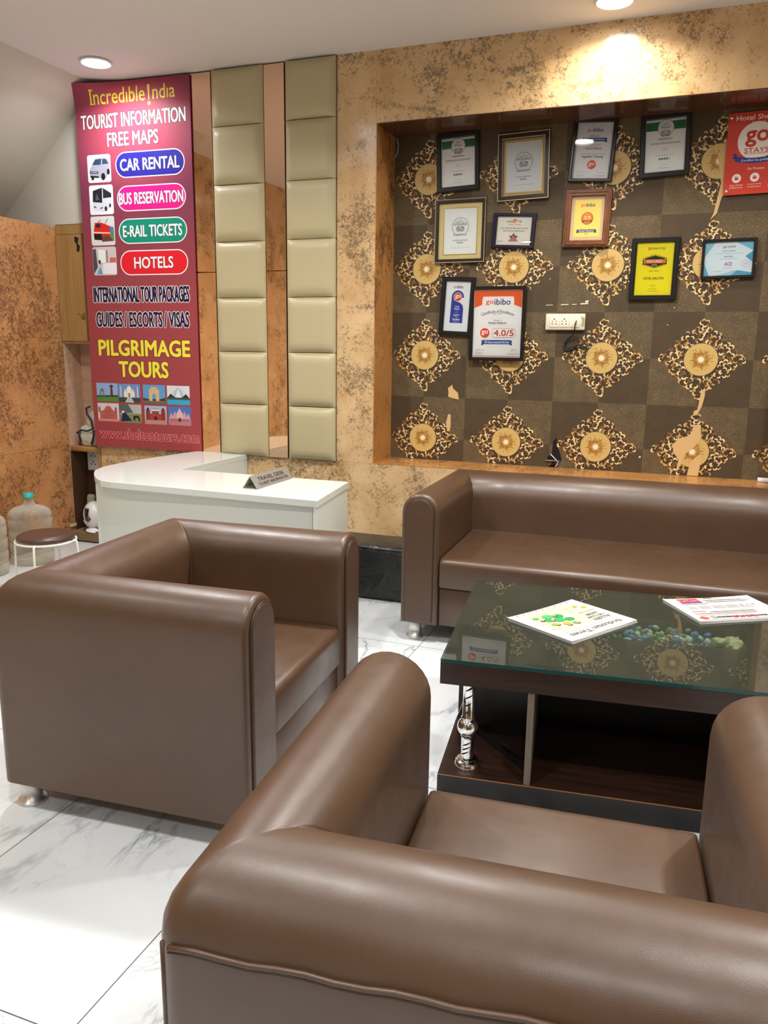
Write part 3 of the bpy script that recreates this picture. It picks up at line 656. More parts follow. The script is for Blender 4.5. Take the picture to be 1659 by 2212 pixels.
a, c_ = view(6, '#a8b6cc'); quad([(-9.3, -6.7), (-9.3, -3.6), (9.3, -3.6), (9.3, -6.7)], '#b98a88', a, c_); quad([(-7.8, -3.6), (-7.8, 1), (7.8, 1), (7.8, -3.6)], '#a8443c', a, c_)
for sx in (-6.4, 6.4): quad([(sx-1.8, -3.6), (sx-1.6, 3.6), (sx, 5), (sx+1.6, 3.6), (sx+1.8, -3.6)], '#8f3833', a, c_); p.circ(a+sx, c_+4.4, .9, '#33272a', n=12)
quad([(-2.8, 1), (-2.8, 4.6), (2.8, 4.6), (2.8, 1)], '#8a4a46', a, c_); quad([(-3.2, 3), (-3.2, 4.2), (3.2, 4.2), (3.2, 3)], '#e6dcdc', a, c_); quad([(-1.4, -3.6), (-1.4, -1), (1.4, -1), (1.4, -3.6)], '#572420', a, c_)
a, c_ = view(7, '#4c74b8'); quad([(-9.3, -6.7), (-9.3, -3.6), (9.3, -3.6), (9.3, -6.7)], '#b57c84', a, c_)
for sx, h_, r_ in ((-7, -.2, 1.8), (7, -.2, 1.8), (-4, 1, 1.8), (4, 1, 1.8), (0, 3, 2.6)):
    quad([(sx-r_, -3.8), (sx-r_, h_-1.4), (sx, h_+2.6), (sx+r_, h_-1.4), (sx+r_, -3.8)], '#cf9aa0' if r_ < 2 else '#dcb0b2', a, c_)
quad([(-8.4, -4), (-8.4, -2), (8.4, -2), (8.4, -4)], '#b06a70', a, c_); quad([(-1, -4), (-1, -1.4), (1, -1.4), (1, -4)], '#4c2c34', a, c_)
pf_ = p.build('printed_face', ban, (0, -.0041, 0))
# the board stands a little off the wall at the left and its top left corner is bent forward against the soffit
for o_ in (bd_, pf_):
    for v in o_.data.vertices:
        x, z = v.co.x, v.co.z; t_ = min(1, max(0, (z-1.09)/.155)); u_ = min(1, max(0, (-x-.02)/.43)); d = t_**1.5*u_**1.5
        v.co.y += -.030*(.5-x/BW)-.135*d; v.co.x += .085*d; v.co.z += -.030*d

# ---------------------------------------------------------------- wall cupboard niche left of the banner
cab = empty('wall_cupboard', (-4.238, 0, 0)); tag(cab, 'narrow plywood wall cupboard with shelves between the partition and the red banner', 'cupboard')
x0, x1 = -.144, .146
DKB = mat('dark brown back board', rgb(70, 44, 26), .6); BD = .17
b = MB(); b.box(x0, x1, -.006, .34, 2.292, 2.358, PLY); b.box(x1-.03, x1, -.004, .34, .06, 2.292, PLY); b.box(x0, x1-.03, -.004, .02, 1.512, 1.53, PLY); b.build('frame', parent=cab)
b = MB(); b.box(x0, x0+.006, .0, BD, .739, 1.512, PINKPLY); b.build('side_lining', parent=cab)
b = MB(); b.box(x0, x0+.006, .0, BD, .076, .699, DKB); b.build('lower_side_lining', parent=cab)
b = MB(); b.box(x0+.002, x1-.05, -.014, .004, 1.532, 2.288, PLY); dr = b.build('door', parent=cab)
b = MB(); b.box(x1-.049, x1-.031, .004, .012, 1.53, 2.292, BLACKGAP); b.build('door_gap', parent=cab)
b = MB(); b.prism([(.035, 2.275), (.072, 2.262), (.060, 2.225), (.078, 2.205), (.070, 2.165), (.048, 2.170), (.050, 2.22), (.034, 2.24)], -.0155, -.0135, BLACK, axis='y'); b.build('broken_lock_hole', parent=dr)
b = MB(); b.prism([(.02, 1.735), (.05, 1.725), (.052, 1.705), (.072, 1.735), (.09, 1.735), (.088, 1.685), (.055, 1.687), (.045, 1.715)], -.0152, -.0138, mat('torn brown tape', rgb(122, 82, 48), .5), axis='y'); b.build('tape_scrap', parent=dr)
b = MB(); b.box(x0+.006, x1-.03, BD, BD+.02, .74, 1.51, PINKPLY); b.build('back_panel', parent=cab)
b = MB(); b.box(x0+.0005, x1-.0305, .0, BD, .700, .738, PLY, .003, 1); b.build('shelf', parent=cab)
b = MB(); b.box(x0+.006, x1-.03, BD, BD+.02, .06, .70, DKB); b.build('lower_back_panel', parent=cab)
b = MB(); b.box(x0+.0005, x1-.0305, -.07, BD, .012, .075, mat('cardboard', rgb(126, 102, 72), .8)); b.build('lower_shelf', parent=cab)
b = MB(); b.box(-.002, .006, BD-.012, BD, .98, 1.20, WHITE); b.build('white_cover_strip', parent=cab)
b = MB(); b.box(-.125, -.01, BD-.011, BD-.0005, .53, .695, RIM, .004); sk = b.build('socket_plate', parent=cab)
for zz in (.58, .645):
    for xx, dz in ((-.085, 0), (-.05, 0), (-.0675, .018)):
        b = MB(); b.box(xx-.005, xx+.005, BD-.0125, BD-.0105, zz+dz-.005, zz+dz+.005, BLACK); b.build('socket_hole', parent=sk)
# cloth bag on the shelf
def blob(rx, ry, rz, seed, amp=.16, sub=4, fl=True, m=None, fold=3.0):
    r = random.Random(seed); b_ = bmesh.new(); bmesh.ops.create_icosphere(b_, subdivisions=sub, radius=1)
    from mathutils import noise as N
    off = Vector((r.random()*50, r.random()*50, r.random()*50))
    for v in b_.verts:
        n = N.fractal(v.co*1.4+off, 1.0, 2.0, 4)*amp; rg = 1-abs(N.noise(v.co*fold+off*2)); n += (rg**4)*amp*.55
        v.co = Vector((v.co.x*rx, v.co.y*ry, v.co.z*rz))*(1+n)
        if fl and v.co.z < -rz*.72: v.co.z = -rz*.72
    q = MB(); q.bm(b_, m, True); return q
CLOTH = mat('off-white cloth', rgb(206, 198, 180), .8); NAVY = mat('dark navy webbing', rgb(34, 38, 58), .6)
bag = empty('cloth_bag', (-4.245, .085, .739)); tag(bag, 'crumpled off-white cloth bag with navy straps on the cupboard shelf', 'bag')
q = blob(.098, .062, .095, 5, .2, 4, True, CLOTH); q.build('bag_body', parent=bag, loc=(0, 0, .0700))
q = blob(.06, .042, .085, 8, .22, 3, False, CLOTH); q.build('bag_flap', parent=bag, loc=(.035, .0, .19), rot=(0, .3, 0))
b = MB()
for pts in ([(-.08, -.066, .10), (-.03, -.074, .125), (.03, -.076, .12), (.075, -.066, .14), (.05, -.05, .20), (.01, -.048, .25), (.0, -.040, .29), (.03, -.03, .305)], [(-.05, -.068, .03), (-.052, -.074, .08), (-.045, -.077, .118)], [(.055, -.07, .02), (.075, -.068, .07), (.08, -.064, .13)]):
    b.tube(pts, .0075, 6, NAVY)
b.build('strap', parent=bag)
# lower shelf: helmet, satchel, paper
HELM = mat('white helmet shell', rgb(214, 212, 204), .3)
hel = empty('helmet', (-4.222, .040, .195)); tag(hel, 'white open-face helmet on the lower shelf of the plywood cupboard', 'helmet')
b_ = bmesh.new(); bmesh.ops.create_uvsphere(b_, u_segments=32, v_segments=20, radius=1)
dl = [f for f in b_.faces if f.calc_center_median().y < -.35 and f.calc_center_median().x < .12 and -.35 < f.calc_center_median().z < .62]
bmesh.ops.delete(b_, geom=dl, context='FACES')
for v in b_.verts: v.co = Vector((v.co.x*.088, v.co.y*.095, v.co.z*.115+(.0 if v.co.z > 0 else -.0)))
q = MB(); q.bm(b_, HELM, True); ho = q.build('helmet_shell', parent=hel); sd = ho.modifiers.new('thickness', 'SOLIDIFY'); sd.thickness = .008
b = MB(); b.lathe([(0, 0), (.06, .01), (.074, .05), (.055, .08), (0, .085)], 24, mat('dark helmet lining', rgb(44, 42, 42), .9), Matrix.Translation((0, .005, -.04))); b.build('lining', parent=hel)
b = MB(); b.lathe([(0, .008), (.014, .008), (.019, .0), (.019, -.006)], 20, mat('grey plastic', rgb(70, 70, 72), .4), Matrix.Translation((.016, -.094, -.01)) @ Matrix.Rotation(rad(90), 4, 'X')); b.build('visor_pivot', parent=hel)
sat = MB(); sat.box(-.032, .032, -.025, .025, 0, .27, mat('beige satchel cloth', rgb(176, 166, 136), .85), .02, 3); so = sat.build('satchel', loc=(-4.315, .19, .0755), rot=(0, rad(6), 0)); so.location = (-4.335, .115, .0755)
tag(so, 'beige cloth satchel leaning beside the white helmet', 'satchel')
q = blob(.055, .028, .018, 21, .3, 4, True, mat('crumpled white paper', rgb(236, 236, 238), .6), 5.); po = q.build('crumpled_paper', loc=(-4.185, -.033, .0885)); tag(po, 'crumpled white paper under the helmet at the front of the lower shelf', 'paper')
b = MB(); b.box(-.035, .035, -.006, 0, -.012, .012, mat('cream tape', rgb(206, 188, 150), .5)); o = b.build('tape_strip', loc=(-4.379, -.03, .118), rot=(0, rad(0), rad(90))); tag(o, 'short strip of cream tape low on the edge of the copper partition', 'tape')

# ---------------------------------------------------------------- water bottles and stool
CAP = mat('turquoise cap', rgb(40, 178, 168), .4)
def water_bottle(loc, label, cap=True):
    r = empty('water_bottle', loc); tag(r, label, 'water bottle', 'large water bottles by the partition')
    pr = [(.0, .004), (.125, .0), (.14, .012), (.144, .03), (.144, .07), (.138, .078), (.138, .086), (.144, .094), (.144, .15), (.138, .158), (.138, .166), (.144, .174), (.144, .235), (.138, .243), (.138, .251), (.144, .259), (.144, .315), (.139, .322), (.144, .332), (.142, .352), (.128, .375), (.10, .392), (.060, .404), (.040, .416), (.031, .432), (.028, .45), (.028, .472)]
    b = MB(); b.lathe(pr, 40, BOTTLE); b.build('bottle_body', parent=r, recalc=True)
    if cap:
        b = MB(); b.lathe([(0, .492), (.031, .492), (.034, .489), (.034, .466), (.036, .462), (.030, .459), (0, .459)], 28, CAP); b.build('cap', parent=r)
    return r
water_bottle((-4.18, -.66, 0), 'large empty clear water bottle with turquoise cap against the copper partition')
water_bottle((-4.23, -1.02, 0), 'large ribbed clear water bottle at the far left edge, nearer than the capped one')
st = empty('round_stool', (-3.235, -1.505, 0)); tag(st, 'round stool with brown leatherette seat and white wire frame by the water bottles', 'stool')
b = MB(); b.lathe([(0, .478), (.08, .482), (.125, .478), (.148, .468), (.153, .455), (.146, .444), (0, .442)], 48, mat('dark brown vinyl', rgb(76, 52, 44), .35)); b.build('seat', parent=st)
WIRE = mat('white painted wire', rgb(224, 222, 210), .4)
b = MB(); b.tube([(.158*math.cos(k*math.pi/24), .158*math.sin(k*math.pi/24), .437) for k in range(48)], .006, 8, WIRE, closed=True); b.build('seat_ring', parent=st)
for k in range(4):
    a = rad(22+90*k); ca, sa = math.cos(a), math.sin(a)
    b = MB(); b.tube([(.15*ca, .15*sa, .437), (.162*ca, .162*sa, .440), (.168*ca, .168*sa, .430), (.172*ca, .172*sa, .40), (.185*ca, .185*sa, .01)], .0065, 8, WIRE); b.build('leg', parent=st)
b = MB(); b.tube([(.177*math.cos(k*math.pi/24), .177*math.sin(k*math.pi/24), .18) for k in range(48)], .005, 8, WIRE, closed=True); b.build('foot_ring', parent=st)

# ---------------------------------------------------------------- white L-shaped desk
dk = empty('reception_desk', (-2.5, -.7, 0)); tag(dk, 'white gloss L-shaped travel desk with a rounded front corner', 'desk')
def dpts(inset=0.):
    P = [(-3.219, -.006), (-2.817, -.006), (-2.830, -.800), (-1.711, -.795), (-1.630, -1.383), (-2.143, -1.368), (-2.70, -1.355), (-2.90, -1.350), (-2.984, -1.332), (-3.04, -1.295), (-3.091, -1.248), (-3.155, -1.182), (-3.213, -1.113), (-3.255, -1.055), (-3.284, -.997), (-3.306, -.93), (-3.318, -.86), (-3.324, -.735), (-3.318, -.60), (-3.301, -.48), (-3.248, -.13)]
    return [(x+2.5, y+.7) for x, y in P]
b = MB(); b.prism(dpts(), .730, .765, WHITE); t_ = b.build('desk_top', parent=dk); bevel(t_, .0015, 1)
EDG = mat('white edge band', rgb(206, 212, 206), .3)
b = MB(); b.prism([(x+2.5, y+.7) for x, y in [(-3.085, -1.255), (-1.675, -1.345), (-1.6735, -1.325), (-3.08, -1.235)]], 0, .7295, WHITE); b.build('front_panel', parent=dk)
b = MB(); b.prism([(x+2.5, y+.7) for x, y in [(-1.657, -1.375), (-1.635, -1.383), (-1.716, -.800), (-1.738, -.797)]], 0, .7295, WHITE); b.build('end_panel', parent=dk)
b = MB(); b.prism([(x+2.5, y+.7) for x, y in [(-2.838, -.80), (-2.820, -.80), (-2.820, -.006), (-2.838, -.006)]], .0, .7295, WHITE); b.build('wing_side_panel', parent=dk)
b = MB(); b.prism([(x+2.5, y+.7) for x, y in [(-3.19, -1.0), (-3.17, -1.0), (-3.17, -.006), (-3.19, -.006)]], .0, .7295, WHITE); b.build('wing_outer_panel', parent=dk)
b = MB(); b.prism([(x+2.5, y+.7) for x, y in [(-3.11, -1.26), (-3.02, -1.255), (-3.02, -1.225), (-3.11, -1.23)]], 0, .10, WHITE); b.build('plinth', parent=dk)
# steel name plate
ds = empty('desk_sign', (-2.0975, -1.02, .765)); tag(ds, 'folded steel TRAVEL DESK name plate standing on the white desk', 'desk sign')
L2, hw, hz = .205, .046, .068
b = MB(); t0 = .0015
for s_ in (-1, 1):
    b.add([(s_*hw, -L2, .001), (s_*hw, L2, .001), (0, L2, hz), (0, -L2, hz), (s_*(hw-.003), -L2, .001), (s_*(hw-.003), L2, .001), (0, L2, hz-.004), (0, -L2, hz-.004)], [[0, 1, 2, 3], [4, 5, 6, 7], [0, 3, 7, 4], [1, 2, 6, 5], [0, 1, 5, 4]], STEEL)
b.build('folded_plate', parent=ds)
p = Print(.01); p.text('TRAVEL DESK', 0, 1.15, 29.5, 2.3, '#15130f', bold=.012); p.text('TOURIST INFORMATION', 0, -1.75, 33.5, 1.75, '#1d1a16', bold=.008)
po = p.build('lettering', ds); tl = math.atan2(hw, hz)
po.matrix_local = Matrix.Translation((hw/2+.0005, 0, hz/2+.0005)) @ Matrix.Rotation(rad(90), 4, 'Z') @ Matrix.Rotation(-tl, 4, 'X')

# ---------------------------------------------------------------- club chairs and sofa
def arch(t, H, zb, ins, n=14, lean=None, zl=.0):
    """cross-section of a padded wall: list of (w, z) from outer bottom, over the round top, to inner bottom"""
    r = t/2-ins; P = [(ins, zb+ins)]
    zt = H-t/2
    for z in (zb+.12, (zb+zt)/2, zt-.06): P.append((ins, z))
    for k in range(n+1):
        a = math.pi-math.pi*k/n; P.append((t/2+r*math.cos(a), zt+r*math.sin(a)))
    for z in (zt-.06, (zb+zt)/2, zb+.12): P.append((t-ins, z))
    P.append((t-ins, zb+ins)); return P
def club_seat(name, W, dep, H, t, zs, tb=.25, zb=.095, seam=False, legs=4):
    root = empty(name)
    ox = -W/2; oy = -dep/2
    prof0 = arch(t, H, zb, 0.); n = len(prof0)
    def fil(wd): return max(.004, .045-.45*wd)
    def station_front(sgn, fr, ins):
        out = []
        for (w_, z) in arch(t, H, zb, ins): out.append((w_ if sgn < 0 else W-w_, fr, z))
        return out
    profb = arch(tb, H, zb, 0.)
    def corner(sgn, k, K):
        """k = 0 on the arm side .. K on the back side; the section grows from arm to back thickness"""
        out = []; sb = k/K; sb = sb*sb*(3-2*sb)
        for (w_, z), (wb, z2) in zip(prof0, profb):
            rc = fil(w_); a = math.pi/2*k/K
            x = w_+rc-rc*math.cos(a); y = wb+rc-rc*math.sin(a)
            out.append((x if sgn < 0 else W-x, y, z+(z2-z)*sb))
        return out
    K = 8
    def loft(stations, nm, caps=()):
        b = MB(); vs = []; fs = []
        for s_ in stations: vs += [(x+ox, y+oy, z) for x, y, z in s_]
        for i in range(len(stations)-1):
            for k in range(n-1): fs.append([i*n+k, i*n+k+1, (i+1)*n+k+1, (i+1)*n+k])
            fs.append([i*n+n-1, i*n, (i+1)*n, (i+1)*n+n-1])
        for c in caps: fs.append([c*n+k for k in range(n)])
        b.add(vs, fs, LEATHER, True); o = b.build(nm, parent=root); return sharp(o, 50)
    er = .022
    for sgn, nm in ((-1, 'left_arm'), (1, 'right_arm')):
        fronts = [station_front(sgn, dep-er+er*math.sin(rad(a)), er*(1-math.cos(rad(a)))) for a in (90, 67, 45, 22, 0)]
        mids = [station_front(sgn, f, 0.) for f in (dep-.12, dep*.62, tb+.12)]
        cor = [corner(sgn, k, K) for k in range(0, K//2+1)]
        loft(fronts+mids+cor, nm, caps=(0,))
        # arched front panel with piping
        pn = 'arm_front_panel'; ins = .027; P = [q for q in arch(t, H, zb, ins)]
        P = [(ins+.002, zb+.02)]+P[1:-1]+[(t-ins-.002, zb+.02)]
        b = MB(); uu = [(w_ if sgn < 0 else W-w_) for w_, z in P]
        vs = [(u+ox, dep-.004+oy, z) for u, (w_, z) in zip(uu, P)]+[(u+ox, dep+.009+oy, z) for u, (w_, z) in zip(uu, P)]; m_ = len(P)
        b.add(vs, [list(range(m_)), [m_+i for i in range(m_)]]+[[i, (i+1) % m_, m_+(i+1) % m_, m_+i] for i in range(m_)], LEATHER)
        po_ = b.build(pn, parent=root); bevel(po_, .005, 2)
        b = MB(); b.tube([(u+ox, dep+.003+oy, z) for u, (w_, z) in zip(uu, P)], .0042, 6, PIPING); b.build('piping', parent=po_)
    bk = [corner(-1, k, K) for k in range(K//2, K+1)]+[corner(1, k, K) for k in range(K, K//2-1, -1)]
    # extra stations along the back so that the long cushion can sag
    L0, L1 = bk[K//2], bk[K//2+1]; mid = []
    for q in range(1, 8):
        s_ = q/8; mid.append([(a[0]+(c[0]-a[0])*s_, a[1], a[2]) for a, c in zip(L0, L1)])
    back = loft(bk[:K//2+1]+mid+bk[K//2+1:], 'backrest')
    if seam:
        b = MB(); zz = .690
        pts = [(.03+ox+(W-.06)*i/24, oy-.0005, zz+.0025*math.sin(i*1.7)+.035*(i/24)) for i in range(25)]
        b.tube(pts, .0045, 6, LEATHER); b.build('outer_seam', parent=back)
        b = MB(); b.tube([(p_[0], p_[1]-.001, p_[2]-.006) for p_ in pts], .0022, 5, PIPING); b.build('seam_shadow_stitch', parent=back)
        for sg in (-1, 1):
            b = MB(); c45 = .045*(1-math.sqrt(.5)); xx = ox+c45 if sg < 0 else -ox-c45
            b.tube([(xx, oy+c45-.0, z) for z in (zb+.01, .25, .45, .6, .685)], .004, 6, LEATHER); b.build('corner_seam', parent=back)
    # seat
    iw0, iw1 = ox+t+.004, -ox-t-.004
    NX, NY = 16, 12; cz0 = zs-.155; f0, f1 = tb-.01, dep-.004
    b = bmesh.new(); bmesh.ops.create_cube(b, size=1)
    for v in b.verts: v.co = Vector(((iw0+iw1)/2+v.co.x*(iw1-iw0), oy+(f0+f1)/2+v.co.y*(f1-f0), (cz0+zs)/2+v.co.z*(zs-cz0)))
    yf = oy+f1-.001
    e1 = [e for e in b.edges if all(v.co.z > zs-.001 and v.co.y > yf for v in e.verts)]
    bmesh.ops.bevel(b, geom=e1, offset=.040, segments=6, profile=.55, affect='EDGES')
    e2 = [e for e in b.edges if e.calc_face_angle(0) > rad(60)]
    bmesh.ops.bevel(b, geom=e2, offset=.010, segments=2, profile=.5, affect='EDGES')
    q = MB(); q.bm(b, LEATHER, True); so_ = q.build('seat_cushion', parent=root); sharp(so_, 60)
    b = MB(); b.box(iw0-.002, iw1+.002, oy+.12, oy+dep-.022, zb, cz0-.003, LEATHER, .008); b.build('seat_base', parent=root)
    lx = [-W/2+.064, W/2-.064] if legs == 4 else [-W/2+.064, 0, W/2-.064]
    for x in lx:
        for y in (oy+.064, oy+dep-.07):
            b = MB(); b.lathe([(0, 0), (.045, .0), (.047, .005), (.045, .011), (.035, .014), (.034, zb-.004), (.038, zb-.003), (.038, zb+.004), (0, zb+.004)], 28, STEEL, Matrix.Translation((x, y, 0))); b.build('leg', parent=root)
    return root
def place(o, corner, th, W, dep, mode):
    """corner = world xy of the back outer corner the measurements start from"""
    c, s = math.cos(th), math.sin(th)
    if mode == 'fwd_x':                      # opening towards +X
        fx = Vector((c, s)); lt = Vector((-s, c)); ang = th-math.pi/2
    else:                                    # opening towards +Y
        fx = Vector((-s, c)); lt = Vector((c, s)); ang = th
    q = Vector(corner)+lt*(W/2)+fx*(dep/2)
    o.location = (q.x, q.y, 0); o.rotation_euler = (0, 0, ang)
CW, CD, CH, CT = 1.028, .898, .797, .206
c1 = club_seat('club_armchair', CW, CD, CH, CT, .452); place(c1, (-1.985, -3.071), .070, CW, CD, 'fwd_x')
tag(c1, 'brown leatherette club armchair at the left, in front of the white desk', 'armchair', 'brown club armchairs')
c2 = club_seat('club_armchair', CW, CD, CH, CT, .462, seam=True); place(c2, (-.626, -4.070), .080, CW, CD, 'fwd_y')
tag(c2, 'brown leatherette club armchair nearest the viewer, its back turned, facing the coffee table', 'armchair', 'brown club armchairs')
SW, SD = 2.10, 1.06
sf = club_seat('sofa', SW, SD, .788, .200, .457, tb=.30, legs=6); tag(sf, 'long brown leatherette sofa under the wall of framed certificates', 'sofa')
sth = rad(1.3); fr = Vector((math.sin(sth), -math.cos(sth))); lt = Vector((math.cos(sth), math.sin(sth)))
q = Vector((-1.282, -1.112))+lt*(SW/2)-fr*(SD/2); sf.location = (q.x, q.y, 0); sf.rotation_euler = (0, 0, math.pi+sth)
# black leather pouf on the floor by the wall
BLEA = mat('black leather', rgb(30, 30, 32), .34); tb = NT(BLEA); cc = tb.coords((1, 1, 1.)); tb.bump(tb.noise(cc, 7, 3, .5, .9), .5, .05)
pf = empty('floor_pouf', (-1.64, -.31, 0)); tag(pf, 'low black creased leather pouf on the floor between the left armchair and the sofa', 'pouf')
b = MB(); b.box(-.33, .33, -.24, .10, 0, .338, BLEA, .04, 5); b.build('cushion_body', parent=pf)
b = MB(); b.tube([(-.30, -.232, .335), (-.15, -.234, .33), (0, -.233, .322), (.15, -.234, .325), (.30, -.232, .333)], .006, 6, BLEA); b.build('piping', parent=pf)

# ---------------------------------------------------------------- coffee table
TA = rad(6.6); TX, TY = 1.36, .975; KS = .9756; TZ = .0366; T0 = Vector((-.669, -2.472)); ex = Vector((math.cos(TA), math.sin(TA)))*KS; ey = Vector((-math.sin(TA), math.cos(TA)))*KS
def tw(x, y): q_ = T0+ex*x+ey*y; return (q_.x, q_.y)
tcx, tcy = tw(TX/2, TY/2)
tb_ = empty('coffee_table', (tcx, tcy, 0), (0, 0, TA)); tb_.scale = (KS, KS, KS); tag(tb_, 'low dark wood coffee table with a glass top and chrome legs', 'coffee table')
hx, hy = TX/2, TY/2
def lx(x): return x-hx
def ly(y): return y-hy
TRX0, TRX1, TRY0, TRY1 = .30, 1.075, .405, .630
def ring_box(b, x0, x1, y0, y1, hx0, hx1, hy0, hy1, z0, z1, m):
    b.box(x0, x1, y0, hy0, z0, z1, m); b.box(x0, x1, hy1, y1, z0, z1, m); b.box(x0, hx0, hy0, hy1, z0, z1, m); b.box(hx1, x1, hy0, hy1, z0, z1, m)
b = MB(); ring_box(b, lx(0), lx(TX), ly(0), ly(TY), lx(TRX0), lx(TRX1), ly(TRY0), ly(TRY1), .384, .4605, DARKWOOD); b.build('table_top', parent=tb_)
TRAYM = mat('grey tray lining', rgb(92, 90, 76), .5)
b = MB(); b.box(lx(TRX0), lx(TRX1), ly(TRY0), ly(TRY1), .386, .416, TRAYM); b.build('recessed_tray', parent=tb_)
b = MB(); pane(b, lx(0), lx(TX), ly(0), ly(TY), .4615, .4738, TGLASS, GEDGE, 'z'); go = b.build('glass_top', parent=tb_, recalc=False)
b = MB(); b.box(lx(0), lx(TX), ly(0), ly(TY), -.0374, .0435, BLACKWOOD); b.box(lx(.003), lx(TX-.003), ly(.003), ly(TY-.003), .0435, .046, DARKWOOD); pl_ = b.build('plinth', parent=tb_)
b = MB(); b.box(lx(0), lx(TX), ly(-.0008), ly(.002), .0425, .0452, EDGE); b.build('worn_edge', parent=pl_)
b = MB(); b.box(lx(.298), lx(.320), ly(.004), ly(.97), .0460, .384, GREYWOOD); b.build('divider', parent=tb_)
b = MB(); b.box(lx(.02), lx(.297), ly(.345), ly(.365), .0460, .384, BLACKWOOD); b.build('back_panel', parent=tb_)
b = MB(); b.box(lx(.321), lx(1.04), ly(.52), ly(.54), .0460, .384, BLACKWOOD); b.build('back_panel', parent=tb_)
b = MB(); b.box(lx(1.04), lx(1.062), ly(.004), ly(.97), .0460, .384, GREYWOOD); b.build('divider', parent=tb_)
b = MB(); d0, d1 = Vector((lx(.10), ly(.335))), Vector((lx(.297), ly(.105))); nn = (d1-d0).normalized(); pp = Vector((-nn.y, nn.x))*.009
b.prism([tuple(d0-pp), tuple(d1-pp), tuple(d1+pp), tuple(d0+pp)], .0461, .068, BLACKWOOD); b.build('panel_reflection_strip', parent=tb_)  # dark strip drawn for the black panel's reflection on the plinth
b = MB(); b.tube([(lx(.015), ly(.30), .10), (lx(.05), ly(.325), .20), (lx(.10), ly(.34), .375)], .0016, 5, WIRE); b.build('thin_white_line', parent=tb_)  # thin white line rising across the open bay
def chrome_leg(x, y):
    prof = [(0, .0460), (.046, .0461), (.047, .054), (.040, .064), (.041, .069), (.034, .073), (.034, .078), (.0235, .082), (.0225, .100)]
    z = .10
    while z < .155: prof.append((.0225, z)); z += .01
    prof += [(.0225, .158), (.0265, .163)]
    for k in range(9): a = rad(-60+120*k/8); prof.append((.0385*math.cos(a), .196+.0385*math.sin(a)))
    prof += [(.0265, .230), (.0215, .236), (.0215, .30), (.0215, .372), (.027, .378), (.027, .384), (0, .384)]
    b = MB(); b.lathe(prof, 36, CHROME, Matrix.Translation((lx(x), ly(y), 0)))
    o = b.build('leg', parent=tb_); sharp(o, 45)
    for (za, ra, nh, dz) in ((.092, .0226, 3, .018), (.245, .0216, 4, .03)):
        for h in range(nh):
            pts = []
            for q in range(7):
                a = rad(-150+14*q+h*9); pts.append((lx(x)+ra*math.cos(a), ly(y)+ra*math.sin(a), za+h*dz+q*.003))
            g = MB(); g.tube(pts, .0028, 5, BLACK, taper=[.2, .7, 1, 1, 1, .7, .2]); g.build('spiral_cut_reflection', parent=o)  # spiral cuts drawn as black crescents, their dark reflections set as colour
for x, y in ((.092, .085), (.092, TY-.085), (TX-.092, .085), (TX-.092, TY-.085)): chrome_leg(x, y)

for c_ in tb_.children: c_.location.z += TZ/KS

# glass pebbles and shells lying in the tray
PEB = [('blue', rgb(92, 142, 232), .1), ('pale aqua', rgb(184, 222, 216), .05), ('amber', rgb(214, 200, 124), .08), ('clear', rgb(240, 244, 236), .05), ('green', rgb(122, 172, 134), .08), ('lilac', rgb(196, 164, 210), .08)]
PM = []
for nm, c, r_ in PEB:
    b_ = bmesh.new(); bmesh.ops.create_icosphere(b_, subdivisions=3, radius=1)
    for v in b_.verts: v.co = Vector((v.co.x*.0105, v.co.y*.0095, v.co.z*.0062))
    q = MB(); mm = mat('%s pebble glass' % nm, c, r_, spec=.8); mm.node_tree.nodes['Principled BSDF'].inputs['Transmission Weight'].default_value = .35
    q.bm(b_, mm, True); o = q.build('glass_pebble'); PM.append(o)
R = random.Random(4); placed = []; first = [True]*len(PM)
def put_pebble(k, x, y, z, tilt=True):
    o = PM[k] if first[k] else PM[k].copy()
    if not first[k]: COL.objects.link(o)
    first[k] = False
    wx, wy = tw(x, y); s_ = R.uniform(1.0, 1.4); o.location = (wx, wy, TZ+KS*z); o.scale = (s_, s_, s_)
    o.rotation_euler = (R.uniform(-.7, .7), R.uniform(-.7, .7), R.uniform(0, 6.28)) if tilt else (0, 0, R.uniform(0, 6))
    tag(o, '%s glass pebble in the recess of the coffee table' % PEB[k][0], 'pebble', '%s glass pebbles in the table recess' % PEB[k][0])
grid = []
for lay in range(3):
    for i in range(24):
        for j in range(6):
            x = .40+i*.0235+R.uniform(-.005, .005); y = TRY0+.028+j*.0335+R.uniform(-.007, .007)+(.012 if lay % 2 else 0)
            dens = 1.0 if x < .72 else (.55 if x < .95 else .0)
            lim = (.95, .6, .42)[lay]*dens
            if y < TRY0+.10 and x > .70: continue
            if y > TRY1-.015: continue
            if R.random() < lim: grid.append((x, y, .4235+lay*.0125))
for x, y, z in grid: put_pebble(R.choices(range(6), (.26, .22, .18, .22, .08, .04))[0], x, y, z)
for x in (1.00, 1.022, 1.045): put_pebble(0, x, TRY0+.03, .423)
SHELL = mat('pale gold shell', rgb(196, 178, 132), .35)
for k, (x, y) in enumerate(((.985, .545), (1.02, .50), (1.03, .56))):
    q = blob(.028, .022, .018, 40+k, .5, 3, True, SHELL, 4.); o = q.build('sea_shell'); wx, wy = tw(x, y); o.location = (wx, wy, TZ+KS*.4295); o.rotation_euler = (0, 0, k*1.3)
    tag(o, 'pale gold shell at the right end of the table recess', 'shell', 'pale shells in the table recess')

